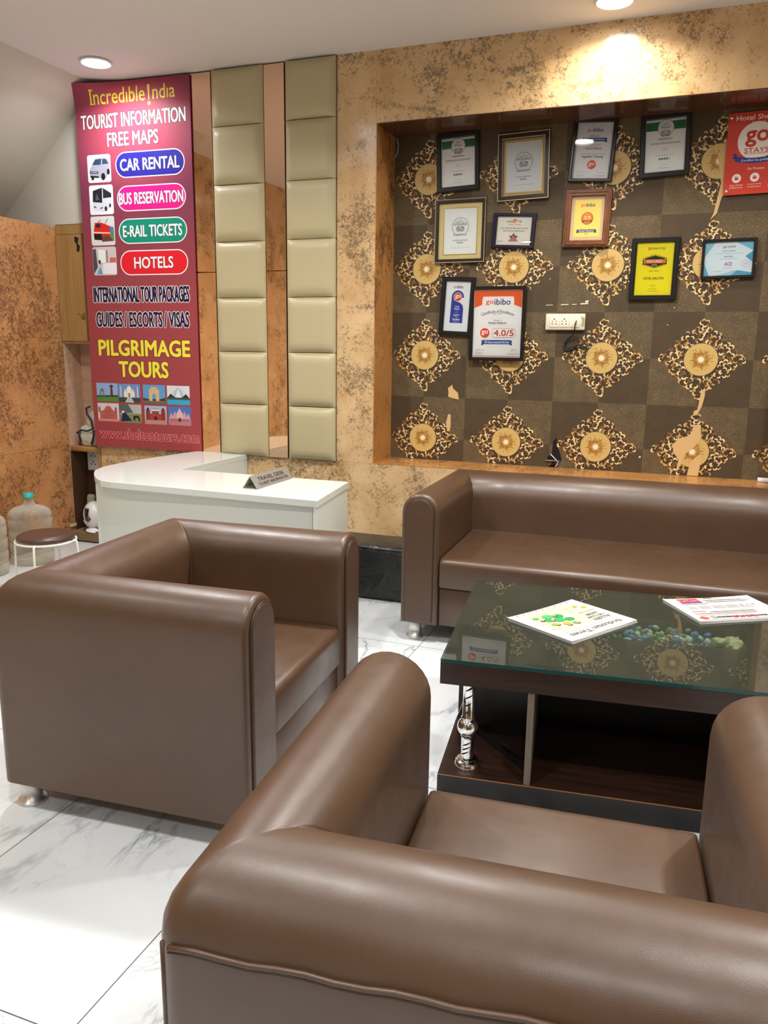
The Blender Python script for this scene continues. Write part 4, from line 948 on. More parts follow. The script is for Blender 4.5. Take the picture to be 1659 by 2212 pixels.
# newspapers folded on the glass
NEWS = mat('newsprint', rgb(206, 205, 198), .7)
def newspaper(name, label, A, Bc, D, prt):
    """A page corner (origin), Bc end of the reading direction, D up the page"""
    A, Bc, D = Vector(A), Vector(Bc), Vector(D); ux = (Bc-A); W_ = ux.length; ux /= W_; H_ = (D-A).dot(Vector((-ux.y, ux.x)))
    ang = math.atan2(ux.y, ux.x); r = empty(name, (*((A+Bc)/2+Vector((-ux.y, ux.x))*H_/2), .4993), (0, 0, ang)); tag(r, label, 'newspaper')
    b = MB(); N = 10
    for lay, zz in enumerate((.0, .0026, .0052)):
        vs = []; fs = []; g = .003*lay
        for i in range(N+1):
            for j in range(3):
                x = -W_/2+W_*i/N; y = -abs(H_)/2+abs(H_)*j/2; lift = .0035*(i/N-.5)**2*2*lay
                vs.append((x+g*(1 if j else -1)*.3, y-g*.6, zz+.0002+lift)); vs.append((x+g*.3, y-g*.6, zz+.0022+lift))
        for i in range(N):
            for j in range(2):
                a = (i*3+j)*2; c_ = a+6
                fs += [[a+1, c_+1, c_+3, a+3], [a, a+2, c_+2, c_]]
            a = i*6; fs += [[a, a+6, a+7, a+1], [a+4, a+5, a+11, a+10]]
        fs += [[0, 1, 3, 2], [2, 3, 5, 4]]; e0 = N*6; fs += [[e0, e0+2, e0+3, e0+1], [e0+2, e0+4, e0+5, e0+3]]
        b.add(vs, fs, NEWS)
    b.build('folded_pages', parent=r)
    p = Print(.01); prt(p, W_*100, abs(H_)*100); p.build('front_page', r, (0, 0, .0092), (rad(-90), 0, 0))
    return r
def page1(p, W_, H_):
    p.rect(0, 0, W_-1.2, H_-1.0, '#d3d2ca'); p.rect(W_*.0, -H_*.12, W_-3, H_*.66, '#d8d5ae')
    p.text('Hindustan Times', -1.0, H_*.36, W_*.80, 2.6, '#23221f', bold=.02, spacing=.94); p.circ(W_*.44, H_*.34, 1.0, '#8a8a86'); p.text('100', W_*.44, H_*.34, 1.3, .7, '#f4f4f0')
    greek(p, -W_*.28, H_*.455, W_*.34, 1, .6, '#77756e'); greek(p, W_*.3, H_*.455, W_*.2, 1, .6, '#77756e'); p.line(-W_*.47, H_*.265, W_*.47, H_*.265, .1, '#55534c')
    p.text('ALLEN', -W_*.29, H_*.17, W_*.24, 1.9, '#23306e', bold=.03); p.text('THE CLEAR', -W_*.28, H_*.085, W_*.26, 1.5, '#3a4a86', bold=.012); p.text('LEADER', -W_*.29, H_*.005, W_*.18, 1.5, '#3a4a86', bold=.012)
    p.text('IN RESULTS 2025', -W_*.31, -H_*.09, W_*.24, .8, '#44484e')
    # group of people in green and yellow tops
    for x, y, c, s_ in ((.02, -.03, '#2f9a55', 2.2), (.12, -.08, '#3aa860', 2.6), (.22, -.14, '#36a05a', 2.2), (.06, -.18, '#2f9a55', 2.6), (.16, -.24, '#49b26a', 2.4), (.27, .0, '#7ab648', 1.6), (.15, .06, '#e7a23a', 1.7), (.05, .10, '#56a84c', 1.5), (.30, -.27, '#5fae52', 1.5)): p.circ(W_*x, H_*y, s_, c, ry=s_*.8, n=18)
    for x, y in ((.04, .12), (.15, .11), (.25, .03), (.20, -.10), (.08, -.20), (.29, -.17)):
        p.circ(W_*x, H_*y, 1.0, '#3a2820', n=14); p.circ(W_*x, H_*y-.25, .82, '#d99a78', n=14)
    p.circ(-W_*.40, -H_*.22, 1.4, '#f0c93c', ry=1.0); p.circ(-W_*.33, -H_*.30, 1.0, '#e4b83c')
    greek(p, -W_*.22, -H_*.26, W_*.16, 3, .9, '#6a7690'); greek(p, W_*.36, H_*.12, W_*.12, 2, .8, '#5a5a5a'); greek(p, W_*.37, -H_*.06, W_*.10, 2, .8, '#5a6a8a'); greek(p, W_*.12, -H_*.36, W_*.3, 1, .8, '#6a7690')
    for k in range(9): p.rect(W_*(-.36+k*.095), -H_*.465, .7, .5, '#8c7236')
newspaper('newspaper', 'folded newspaper with green and yellow picture on the glass table, masthead upside down', (-.3385, -1.6852), (-.5385, -2.0130), (-.0829, -1.8569), page1)
def page2(p, W_, H_):
    p.rect(0, 0, W_-1.0, H_-1.0, '#d2d1cc')
    p.rect(W_*.30, -H_*.40, W_*.34, H_*.16, '#d8505c'); p.rect(W_*.30, -H_*.30, W_*.34, H_*.045, '#4a3a78')
    R2 = random.Random(9)
    for k in range(9): p.rect(W_*(.16+.032*k), -H_*(.40+R2.uniform(-.03, .03)), .8, .35, '#f4d8d4', rot=R2.uniform(-50, 50), dl=0)
    p.lay += 1
    p.rect(-W_*.02, -H_*.46, W_*.24, H_*.05, '#e7b39c'); p.rect(-W_*.0, -H_*.47, W_*.10, H_*.03, '#6a3a2c')
    greek(p, -W_*.16, -H_*.30, W_*.50, 1, 1.2, '#4a4a4c', .9, 1); greek(p, -W_*.16, -H_*.37, W_*.50, 1, 1.2, '#4a4a4c', .9, 2); greek(p, W_*.28, -H_*.23, W_*.34, 1, 1, '#3c4a78', .7, 3)
    for c_ in range(5): greek(p, W_*(.36-.155*c_), -H_*.02, W_*.135, 5, .75, '#8a8a8c', .38, c_)
    p.rect(W_*.35, H_*.09, W_*.18, .8, '#dc6a70'); greek(p, -W_*.02, H_*.12, W_*.5, 1, 1, '#5a4a4c', .7, 8); greek(p, W_*.1, H_*.18, W_*.74, 1, 1, '#6a5a5c', .7, 9); greek(p, W_*.12, H_*.24, W_*.66, 1, 1, '#b08a5c', .6, 12)
    p.rect(-W_*.34, -H_*.12, W_*.20, H_*.16, '#b9c7d4'); p.rect(-W_*.40, -H_*.34, W_*.12, H_*.10, '#a8b0c0'); p.circ(-W_*.30, -H_*.10, 1.0, '#d9a890'); p.circ(-W_*.37, -H_*.12, .9, '#c8907c')
    p.rect(-W_*.02, H_*.33, W_*.62, H_*.09, '#d6d4d0'); greek(p, -W_*.02, H_*.345, W_*.56, 1, 1, '#3a3a6a', 1.5, 15)
    for k in range(4): p.rect(W_*(-.16+k*.075), H_*.37, W_*.05, H_*.05, '#cf4258')
    p.poly([(W_*.40, H_*.28), (W_*.46, H_*.36), (W_*.40, H_*.42), (W_*.34, H_*.36)], '#d8584c'); p.rect(W_*.29, H_*.34, W_*.05, H_*.10, '#9a9a9c')
    p.rect(0, H_*.445, W_*.92, .25, '#4a5a9a')
newspaper('newspaper', 'newspaper with a red box and columns of print at the right of the glass table', (.3405, -1.3398), (.0078, -1.5398), (.4732, -1.5798), page2)

# ---------------------------------------------------------------- framed certificates on the niche wall
WY = .334
FB = mat('black picture frame', rgb(20, 20, 22), .3); FN = mat('dark navy picture frame', rgb(22, 22, 46), .3); FBR = m_wood('brown wooden moulding', rgb(104, 58, 34), rgb(132, 80, 50), .3, axis=(6, 6, 6)); FD = mat('dark brown moulding', rgb(44, 26, 20), .3)
SILV = mat('silver gilt beading', rgb(226, 214, 180), .3, .3); GOLDM = mat('gilt fillet', rgb(216, 178, 92), .25, .8)
def rect_ring(b, w_, h, bw, y0, y1, m, bev=0.):
    """mitred frame moulding: outer w_ x h, width bw, from depth y0 (front) to y1 (back)"""
    O = [(-w_/2, -h/2), (w_/2, -h/2), (w_/2, h/2), (-w_/2, h/2)]; I = [(x-math.copysign(bw, x), z-math.copysign(bw, z)) for x, z in O]
    O2 = [(x-math.copysign(bev, x), z-math.copysign(bev, z)) for x, z in O]; I2 = [(x+math.copysign(bev, x), z+math.copysign(bev, z)) for x, z in I]
    vs = [(x, y1, z) for x, z in O]+[(x, y0+bev, z) for x, z in O]+[(x, y0, z) for x, z in O2]+[(x, y0, z) for x, z in I2]+[(x, y0+bev, z) for x, z in I]+[(x, y1, z) for x, z in I]
    fs = []
    for l in range(5):
        for k in range(4): fs.append([l*4+k, l*4+(k+1) % 4, l*4+4+(k+1) % 4, l*4+4+k])
    b.add(vs, fs, m)
def framed(label, cx, cz, w_, h, ang, style, iw, ih, prt, ioff=(0, 0), paper='#eceeea', lift=0., group=None, cat='framed certificate'):
    r = empty('framed_certificate', (cx, WY-.0035-lift, cz), (rad(-1.0 if lift == 0 else 0), rad(-ang), 0)); tag(r, label, cat, 'framed certificates on the niche wall')
    mats_ = {'black': FB, 'navy': FN, 'wood': FBR, 'ornate': FD, 'beaded': FD}[style]
    bw = {'black': min((w_-iw)/2, (h-ih)/2)+.001, 'navy': min((w_-iw)/2, (h-ih)/2)+.001, 'wood': .040, 'ornate': .034, 'beaded': .024}[style]
    dp = .022
    b = MB(); rect_ring(b, w_, h, bw, -dp, 0, mats_, .004)
    # the print is not always centred in its frame: widen the inner lip where it is not
    if style in ('black', 'navy'):
        ex_ = (h-ih)/2-bw
        if ex_ > .002: b.box(-iw/2-.001, iw/2+.001, -dp+.006, 0, h/2-bw-ex_, h/2-bw+.001, mats_); b.box(-iw/2-.001, iw/2+.001, -dp+.006, 0, -h/2+bw-.001, -h/2+bw+ex_, mats_)
        ex_ = (w_-iw)/2-bw
        if ex_ > .002: b.box(w_/2-bw-ex_, w_/2-bw+.001, -dp+.006, 0, -ih/2, ih/2, mats_); b.box(-w_/2+bw-.001, -w_/2+bw+ex_, -dp+.006, 0, -ih/2, ih/2, mats_)
    fo = b.build('frame_moulding', parent=r)
    if style in ('ornate', 'beaded'):
        b = MB(); mw = w_/2-(.003 if style == 'beaded' else bw-.004); mh = h/2-(.003 if style == 'beaded' else bw-.004)
        for (xa, za, xb, zb_) in ((-mw, -mh, mw, -mh), (mw, -mh, mw, mh), (mw, mh, -mw, mh), (-mw, mh, -mw, -mh)):
            L_ = math.hypot(xb-xa, zb_-za); n_ = int(L_/.0075)
            for k in range(n_):
                x, z = xa+(xb-xa)*k/n_, za+(zb_-za)*k/n_
                b_ = bmesh.new(); bmesh.ops.create_icosphere(b_, subdivisions=1, radius=.0034); b.bm(b_, SILV, True, Matrix.Translation((x, -dp-.0005, z)))
        b.build('beaded_rim', parent=fo)
        if style == 'ornate':
            b = MB(); rect_ring(b, w_-.002, h-.002, .003, -dp-.002, -.004, SILV); b.build('outer_fillet', parent=fo)
    if style == 'wood':
        b = MB(); rect_ring(b, w_-.022, h-.022, .012, -dp-.006, -.004, FBR, .003); b.build('raised_step', parent=fo)
    b = MB(); b.box(-w_/2+bw-.002, w_/2-bw+.002, -.006, -.001, -h/2+bw-.002, h/2-bw+.002, {'ornate': mat('gold mount', rgb(206, 178, 112), .4), 'beaded': mat('cream mount', rgb(228, 212, 150), .6), 'wood': mat('beige mount', rgb(200, 176, 138), .6)}.get(style, mat('white backing', rgb(220, 220, 216), .6))); b.build('mount', parent=r)
    if style in ('ornate', 'beaded'):
        b = MB(); rect_ring(b, iw+.008, ih+.008, .004, -.0085, -.005, GOLDM); b.build('gilt_fillet', parent=r, loc=(ioff[0], 0, ioff[1]))
    p = Print(.01); p.lay = 2; p.rect(0, 0, iw*100, ih*100, paper); prt(p, iw*100, ih*100); p.build('certificate_print', r, (ioff[0], -.0062, ioff[1]))
    if style != 'wood':
        b = MB(); pane(b, -w_/2+bw-.001, w_/2-bw+.001, -.0165, -.0150, -h/2+bw-.001, h/2-bw+.001, GLASS, CLEARB, 'y'); b.build('glass_pane', parent=r, recalc=False)
    return r
GR = '#2f7a4a'; TXT = '#3c3c3a'
def trip_winner(year):
    def f(p, W_, H_):
        p.rect(0, 0, W_-.3, H_-.3, '#8a8c88'); p.rect(0, 0, W_-.5, H_-.5, '#f5f6f3'); p.rect(0, H_*.37, W_-.6, H_*.16, GR); p.circ(0, H_*.335, 4.6, '#4a4c4a', n=40); p.circ(0, H_*.335, 4.4, '#f0f1ee', n=40)
        p.text('· %s ·' % year, 0, H_*.40, 3.6, 1.1, TXT); p.text('Winner', 0, H_*.345, 5.0, 1.4, TXT, shear=.25); owl(p, 0, H_*.215, 1.75)
        p.text('tripadvisor', 0, H_*.125, 8.2, 1.7, TXT, bold=.008); p.text('CERTIFICATE of EXCELLENCE', 0, H_*.045, 16.4, 1.0, '#4a4a46', bold=.004)
        greek(p, 0, -H_*.05, 3.4, 2, 1.0); greek(p, 0, -H_*.18, 10, 1, .8)
        for k in range(4): p.circ(-2.6+k*1.3, -H_*.25, .55, GR, n=16)
        p.ring(2.6, -H_*.25, .55, .42, GR, n=16); p.scrawl(-2, -H_*.36, 4, 1.2, '#55554f', 3); greek(p, 0, -H_*.42, 6, 1, .8)
    return f
def trip_excel(p, W_, H_):
    p.ring(0, H_*.10, 5.6, 5.35, '#4a4c4a', n=48, a0=-50, a1=230); greek(p, 0, H_*.245, 2, 1, .8, '#6a6a66', .3)
    p.text('CERTIFICATE of', 0, H_*.205, 6.2, .85, TXT); p.text('EXCELLENCE', 0, H_*.155, 8.8, 1.35, TXT, bold=.02); owl(p, 0, H_*.04, 1.75); p.text('tripadvisor', 0, -H_*.075, 9.0, 1.8, TXT, bold=.008)
    p.text('HOTEL SHELTON', 0, -H_*.20, 9.5, .8, '#5a5a56'); greek(p, 0, -H_*.25, 4.2, 1, .9, '#4a6a58', .5); greek(p, 0, -H_*.36, 13, 1, .8, '#a8aaa6')
def gobo(p, cx, cy, w_, h, bold=.02):
    p.text('go', cx-w_/2, cy-h*.11, w_*.325, h*.80, '#e2552f', bold=bold, align='l'); p.text('ibibo', cx-w_/2+w_*.355, cy+h*.09, w_*.645, h, '#22366c', bold=bold, align='l')
def gobadge(p, cx, cy, r_): p.circ(cx, cy, r_, '#e2492c'); p.text('go', cx, cy, r_*1.35, r_*.95, '#ffffff', bold=.03)
def ribbon(p, cx, cy, w_, h, c='#2a4590', t=None):
    p.poly([(cx-w_/2-.9, cy-h*.75), (cx-w_/2+.6, cy-h*.75), (cx-w_/2+.6, cy+h*.35), (cx-w_/2-.9, cy+h*.35), (cx-w_/2-.4, cy-h*.2)], '#22356e'); p.poly([(cx+w_/2+.9, cy-h*.75), (cx+w_/2-.6, cy-h*.75), (cx+w_/2-.6, cy+h*.35), (cx+w_/2+.9, cy+h*.35), (cx+w_/2+.4, cy-h*.2)], '#22356e')
    p.rect(cx, cy, w_, h, c)
    if t: p.text(t, cx, cy, w_*.86, h*.62, '#f2f4fa', bold=.01)
def go_complete(p, W_, H_):
    p.rect(0, 0, W_, H_, '#f0f0f4'); p.circ(0, -H_*1.28, W_*1.6, '#eff0f2', a0=72, a1=108, n=20) if False else None
    gobo(p, 0, H_*.365, 9.0, 2.1); p.text('Certificate of', 0, H_*.265, 6.4, 1.2, '#2e3350'); ribbon(p, 0, H_*.20, 13.5, 2.0, '#2b4c9e', 'Completion')
    greek(p, 0, H_*.105, 8, 1, .8, '#70738a'); p.text('Hotel Shelton', 0, H_*.05, 9.6, 1.6, '#d25a50', bold=.01); greek(p, 0, -H_*.055, 14, 1, .8, '#70738a'); p.text('Ingoibibo Training', 0, -H_*.105, 12.4, 1.7, '#34406c', bold=.012)
    gobadge(p, 0, -H_*.245, 2.5); p.scrawl(-8.6, -H_*.385, 5, 1.6, '#44465a', 5); p.scrawl(3.0, -H_*.385, 5.4, 1.6, '#44465a', 6); greek(p, -6.4, -H_*.44, 4.6, 1, .7); greek(p, 5.6, -H_*.44, 6, 1, .7)
def mmt(p, W_, H_):
    p.text('make', -3.0, H_*.33, 4.2, 1.3, '#33302c', bold=.01); p.text('trip', 3.2, H_*.33, 2.6, 1.5, '#33302c', bold=.01); p.poly([(-1.4, H_*.40), (1.2, H_*.40), (.6, H_*.30), (-.2, H_*.25), (-.8, H_*.31)], '#ec8a28'); p.poly([(.2, H_*.40), (1.4, H_*.40), (.9, H_*.32)], '#d2442c'); p.text('my', 0, H_*.34, 1.2, .9, '#f6e8d0')
    p.text('memories', -2.2, H_*.23, 3.2, .7, '#4c4a48'); p.text('unlimited', 2.2, H_*.23, 3.2, .7, '#d2543c')
    p.text('HOTEL SHELTON, NEW DELHI AND NCR', 0, H_*.09, 17.5, .95, '#5a5a5e', bold=.004); p.text('FOR YOUR STELLAR PERFORMANCE', 0, H_*.0, 13.5, .85, '#6a6a6e')
    st_ = [(.2+0, 0)]; pts = []
    for k in range(10):
        a = rad(90+36*k); r_ = 2.9 if k % 2 == 0 else 1.6; pts.append((r_*math.cos(a), -H_*.23+r_*math.sin(a)))
    p.poly(pts, '#5a3a5c'); p.circ(0, -H_*.23, 1.3, '#c9744c'); p.poly([(-3.2, -H_*.36), (3.2, -H_*.36), (2.6, -H_*.29), (-2.6, -H_*.29)], '#c98a80'); p.text('AWARD', 0, -H_*.325, 3.4, .7, '#4a2c38'); p.text('Delhi 2013', -8.2, -H_*.36, 3.2, .7, '#55555a'); p.scrawl(5.6, -H_*.32, 4, 1.2, '#44444a', 8); greek(p, 7.6, -H_*.39, 4.6, 2, .7)
def go39(p, W_, H_):
    p.rect(0, 0, W_, H_, '#ecd06a'); gobo(p, 0, H_*.355, 8.4, 2.0); p.circ(0, 0, 3.6, '#8a4a22'); p.circ(0, 0, 3.3, '#e87a2c'); p.text('3.9', 0, .5, 3.6, 1.9, '#fbe0a8', bold=.02); p.rect(0, -1.7, 5.6, 1.1, '#5a4430'); p.text('out of 5', 0, -1.7, 3.4, .6, '#f2e4c4'); greek(p, 0, 2.5, 2.6, 1, .6, '#f8d8a0')
    ribbon(p, 0, -H_*.335, 10.5, 1.5, '#24465a', 'Hotel Shelton'); p.text('2014', 0, -H_*.41, 1.8, .8, '#5a4a28')
def cleartrip(p, W_, H_):
    p.rect(0, 0, W_, H_, '#f4e81c'); p.rrect(-3.5, H_*.385, 1.5, 1.5, .3, '#e2692c'); p.text('cleartrip', 1.4, H_*.385, 8.2, 1.9, '#2c2a20', bold=.008); p.line(-4.0, H_*.39, -3.5, H_*.378, .25, '#f4e81c'); p.line(-3.5, H_*.378, -2.9, H_*.40, .25, '#f4e81c')
    def hexa(w_, h, c): p.poly([(-w_/2, -h/4), (0, -h/2), (w_/2, -h/4), (w_/2, h/4), (0, h/2), (-w_/2, h/4)], c)
    q = H_*.145; 
    for w_, h, c in ((13.2, 8.0, '#2a281e'), (12.6, 7.4, '#f4e81c'), (11.8, 6.8, '#25231c')): p.poly([(-w_/2, q-h/4), (0, q-h/2), (w_/2, q-h/4), (w_/2, q+h/4), (0, q+h/2), (-w_/2, q+h/4)], c)
    ribbon(p, 0, q, 12.4, 2.3, '#e87838', None); p.text('FEATURED', 0, q, 8.4, 1.3, '#fdf0d4', bold=.02); p.text('HOTEL', 0, q-2.1, 3.0, .8, '#f4ecc8', bold=.01)
    p.text('— 2014 · 2015 —', 0, -H_*.035, 8.0, .8, '#6a6220'); p.text('HOTEL SHELTON', 0, -H_*.175, 11.4, 1.35, '#3a3620', bold=.012); p.scrawl(-1.6, -H_*.31, 3.4, 2.0, '#4a4420', 12, .1); greek(p, 0, -H_*.375, 4.6, 1, .8, '#6a6224'); greek(p, 0, -H_*.415, 7.0, 1, .8, '#8a8230')
def gommt(p, W_, H_):
    p.rect(0, 0, W_, H_, '#dceaee')
    for pts, c in (([(-W_/2, H_/2), (-W_/2, H_*.05), (-W_*.28, H_/2)], '#8fc4d6'), ([(-W_/2, -H_/2), (-W_*.38, -H_/2), (-W_/2, -H_*.10)], '#6fb4cc'), ([(W_/2, H_/2), (W_*.12, H_/2), (W_/2, H_*.22)], '#7cbdd4'), ([(W_/2, H_*.22), (W_*.34, H_*.06), (W_/2, -H_*.12)], '#4fa2c2'), ([(W_/2, -H_/2), (W_*.06, -H_/2), (W_*.2, -H_*.34), (W_/2, -H_*.42)], '#58a8c6'), ([(-W_*.3, -H_/2), (W_*.06, -H_/2), (W_*.2, -H_*.34)], '#a8d2de')): p.poly(pts, c)
    p.text('go-mmt', 0, H_*.34, 6.6, 1.5, '#55506a', bold=.01); p.text('award of excellence', 0, H_*.235, 7.4, .9, '#7a7a8a'); greek(p, 0, H_*.155, 16, 1, .9, '#94a0a8'); p.text('Hotel Shelton', 0, H_*.075, 4.8, .9, '#6a7078'); greek(p, 0, 0, 9, 1, .8, '#94a0a8')
    p.text('ACE', 0, -H_*.15, 4.0, 1.9, '#c23a6a', bold=.02); greek(p, 0, -H_*.27, 5.6, 1, .8, '#a0a8b0'); p.ring(W_*.36, -H_*.15, 2.1, 1.95, '#d2a0ac'); p.text('2020', W_*.36, -H_*.15, 2.2, .9, '#d2a0ac', rot=20); greek(p, -W_*.2, -H_*.36, 4, 1, .8, '#9aa6ae'); greek(p, W_*.14, -H_*.36, 5, 1, .8, '#9aa6ae')
def hanger(p, W_, H_):
    p.rect(0, 0, W_, H_, '#e6eaea'); gobo(p, 0, H_*.385, 6.6, 1.9); B = '#2c3e9c'
    p.ring(0, H_*.19, 4.1, 2.9, B, n=36, a0=0, a1=190); p.circ(3.5, H_*.19, .6, B); p.poly([(-4.1, H_*.19), (-2.9, H_*.19), (-2.4, H_*.12), (1.6, H_*.08), (3.6, H_*.03), (4.2, -H_*.04), (4.2, -H_*.33), (-4.4, -H_*.33)], B)
    gobadge(p, 0, H_*.19, 2.6); p.text('Hotel', 0, -H_*.0, 2.7, 1.1, '#f2f4fb', bold=.015); p.text('Shelton', 0, -H_*.045, 3.6, 1.1, '#f2f4fb', bold=.015); p.text('Delhi', 0, -H_*.085, 1.5, .6, '#c8cef0'); greek(p, 0, -H_*.125, 2.6, 1, .7, '#c8cef0')
    p.text('gother', 0, -H_*.17, 4.2, 1.3, '#f2f4fb', bold=.02); p.text('Elite', 0, -H_*.205, 1.8, .8, '#f2f4fb'); p.text('Excellent', 0, -H_*.255, 4.8, 1.2, '#ffffff', bold=.02); greek(p, 0, -H_*.29, 4, 2, .7, '#c8cef0'); p.scrawl(-4.6, -H_*.40, 2.4, .8, '#b0b4b8', 2); p.scrawl(2.2, -H_*.40, 2.4, .8, '#b0b4b8', 4)
def go40(p, W_, H_):
    p.rect(0, 0, W_, H_, '#f1f1ee'); O = '#e8622c'; p.rect(0, H_*.425, W_-.6, H_*.12, O)
    p.poly([(-W_/2+.3, H_*.37), (-W_*.33, H_*.37), (-W_*.33, H_*.28), (-W_/2+.3, H_*.235)], O); p.poly([(W_/2-.3, H_*.37), (W_*.33, H_*.37), (W_*.33, H_*.28), (W_/2-.3, H_*.235)], O)
    p.rrect(0, H_*.345, W_*.64, H_*.11, .7, '#f5f4f1'); gobo(p, 0, H_*.315, 16, 3.6)
    p.text('Certificate of Excellence', 0, H_*.185, 22, 1.9, '#3a3a44', bold=.006, arc=26); p.text('2015 - 2016', 0, H_*.145, 5.4, .8, '#5a5a60'); p.line(-W_*.4, H_*.085, W_*.4, H_*.085, .06, '#c8c8c4')
    p.text('Awarded to', 0, H_*.053, 5.4, .8, '#6a6a6e'); p.text('Hotel Shelton', 0, H_*.015, 11.6, 1.5, '#33333a', bold=.012); p.line(-W_*.42, -H_*.025, W_*.42, -H_*.025, .06, '#c8c8c4')
    gobadge(p, -8.0, -H_*.135, 3.05); p.rrect(4.4, -H_*.135, 15.0, 5.8, 1.6, '#b8604a'); p.rrect(4.4, -H_*.135, 14.6, 5.4, 1.45, '#f3f2ef'); p.text('4.0/5', 4.4, -H_*.135, 12.8, 3.8, '#b8402e', bold=.03)
    ribbon(p, 0, -H_*.27, 18.6, 2.5, '#22509a', '79% Guests recommend this hotel'); p.scrawl(-14, -H_*.385, 6, 2.2, '#3a3a3e', 7, .1); p.scrawl(9, -H_*.385, 4.6, 2.4, '#3a3a3e', 9, .1); greek(p, -11.4, -H_*.43, 5.2, 2, .8); greek(p, 11, -H_*.435, 7.4, 2, .7); p.rect(0, -H_*.478, W_-1, .3, '#d8866c')
framed('black framed certificate with a green band, leftmost in the top row', -1.437, 2.672, .278, .350, 2.4, 'black', .219, .294, trip_winner('2013'))
framed('certificate with a gold mount in a dark silver-edged frame, second in the top row', -1.018, 2.620, .319, .394, 1.7, 'ornate', .220, .292, trip_excel, paper='#dfe4e6')
framed('black framed certificate hanging tilted, with blue ribbon and red badge, third in the top row', -.604, 2.683, .258, .352, -3.3, 'black', .206, .317, go_complete)
framed('black framed certificate with a green band, between the tilted certificate and the red sign', -.196, 2.685, .278, .346, 2.0, 'black', .222, .291, trip_winner('2014'), paper='#eef1ee')
framed('cream-mounted certificate in a dark frame with beaded silver rim, left in second row', -1.410, 2.254, .335, .393, .3, 'beaded', .216, .282, trip_excel, paper='#f0f4f2')
framed('small landscape certificate with an orange logo in a thick navy frame', -1.061, 2.243, .272, .209, -2.8, 'navy', .217, .174, mmt, paper='#f0ece0')
framed('yellow plaque with an orange disc in a stepped brown wooden frame', -.614, 2.300, .275, .336, -.9, 'wood', .155, .214, go39)
framed('bright yellow certificate with a black hexagon in a black frame', -.203, 1.995, .273, .359, 0, 'black', .211, .306, cleartrip)
framed('landscape certificate with pale blue corners in a thin black frame, rightmost of the lower ones', .203, 2.044, .291, .221, .9, 'black', .261, .191, gommt)
framed('black framed print of a blue door hanger with a red badge', -1.415, 1.784, .226, .371, -2.6, 'black', .165, .320, hanger)
framed('large black framed white and orange certificate reading 4.0/5, lowest on the wall', -1.137, 1.673, .362, .467, .1, 'black', .314, .426, go40, lift=.026)
# red acrylic sign, running out of the picture on the right
rs = empty('red_acrylic_sign', (.287, WY-.012, 2.612), (0, rad(-1.2), 0)); tag(rs, 'red acrylic sign with a white disc, at the right end of the top row', 'sign')
b = MB(); b.box(-.150, .150, -.005, 0, -.217, .217, mat('red acrylic', rgb(214, 66, 48), .15)); b.build('acrylic_panel', parent=rs)
for sx in (-1, 1):
    for sz in (-1, 1):
        b = MB(); b.lathe([(0, -.010), (.006, -.010), (.006, .005), (.0095, .005), (.0095, .009), (0, .0095)], 20, STEEL, Matrix.Translation((sx*.133, 0, sz*.196)) @ Matrix.Rotation(rad(90), 4, 'X')); b.build('stud', parent=rs)
p = Print(.01); WH = '#fbf4ee'
p.text('Hotel Shelton', 1.0, 18.8, 23.5, 2.6, WH, bold=.02); p.text('Proud hotel', 1.0, 16.3, 7.0, 1.0, '#f6cfc0'); p.circ(.6, 6.4, 10.0, WH, n=56); p.text('go', .6, 7.6, 11.6, 8.2, '#d2452f', bold=.04); p.text('STAYS', .6, 1.4, 12.4, 2.6, '#d2452f', bold=.02); p.rect(.6, -.3, 12, .25, '#d2452f')
BL = '#2a3f9a'
p.poly([(-11.6, .6), (-9.4, -.2), (-9.0, -3.2), (-11.4, -2.2), (-10.6, -.9)], '#1e2f78'); p.poly([(12.6, .6), (10.6, -.2), (10.2, -3.2), (12.6, -2.2), (11.8, -.9)], '#1e2f78')
for k in range(12):
    x0_, x1_ = -10.2+k*1.8, -10.2+(k+1)*1.8; f0_ = lambda x: -2.6-1.5*(1-(abs(x-.6)/10.8)**2)
    p.poly([(x0_, f0_(x0_)-1.3), (x1_, f0_(x1_)-1.3), (x1_, f0_(x1_)+1.5), (x0_, f0_(x0_)+1.5)], BL, dl=0)
p.lay += 1; p.text('Certified by goibibo', .6, -3.9, 15, 1.5, '#eef0fa', bold=.006); p.text('Our Promises', 1.0, -8.2, 8.8, 1.3, WH)
for k, (x, s1, s2) in enumerate(((-8.6, 'Clean Rooms', '& Bathrooms'), (0.8, 'Customer Rating', 'of 3.5/5 & above'), (10.2, 'Assured', 'Check-in'))):
    p.circ(x, -13.0, 2.4, WH, n=30); p.rect(x, -13.3, 2.0, 1.2, '#d2452f'); p.rect(x-.4, -12.3, .5, 1.0, '#d2452f'); p.rect(x+.5, -12.5, .4, .8, '#d2452f')
    p.text(s1, x, -16.6, min(7, .62*len(s1)), .85, WH); p.text(s2, x, -17.9, min(7, .62*len(s2)), .85, WH)
p.build('lettering', rs, (0, -.0052, 0))

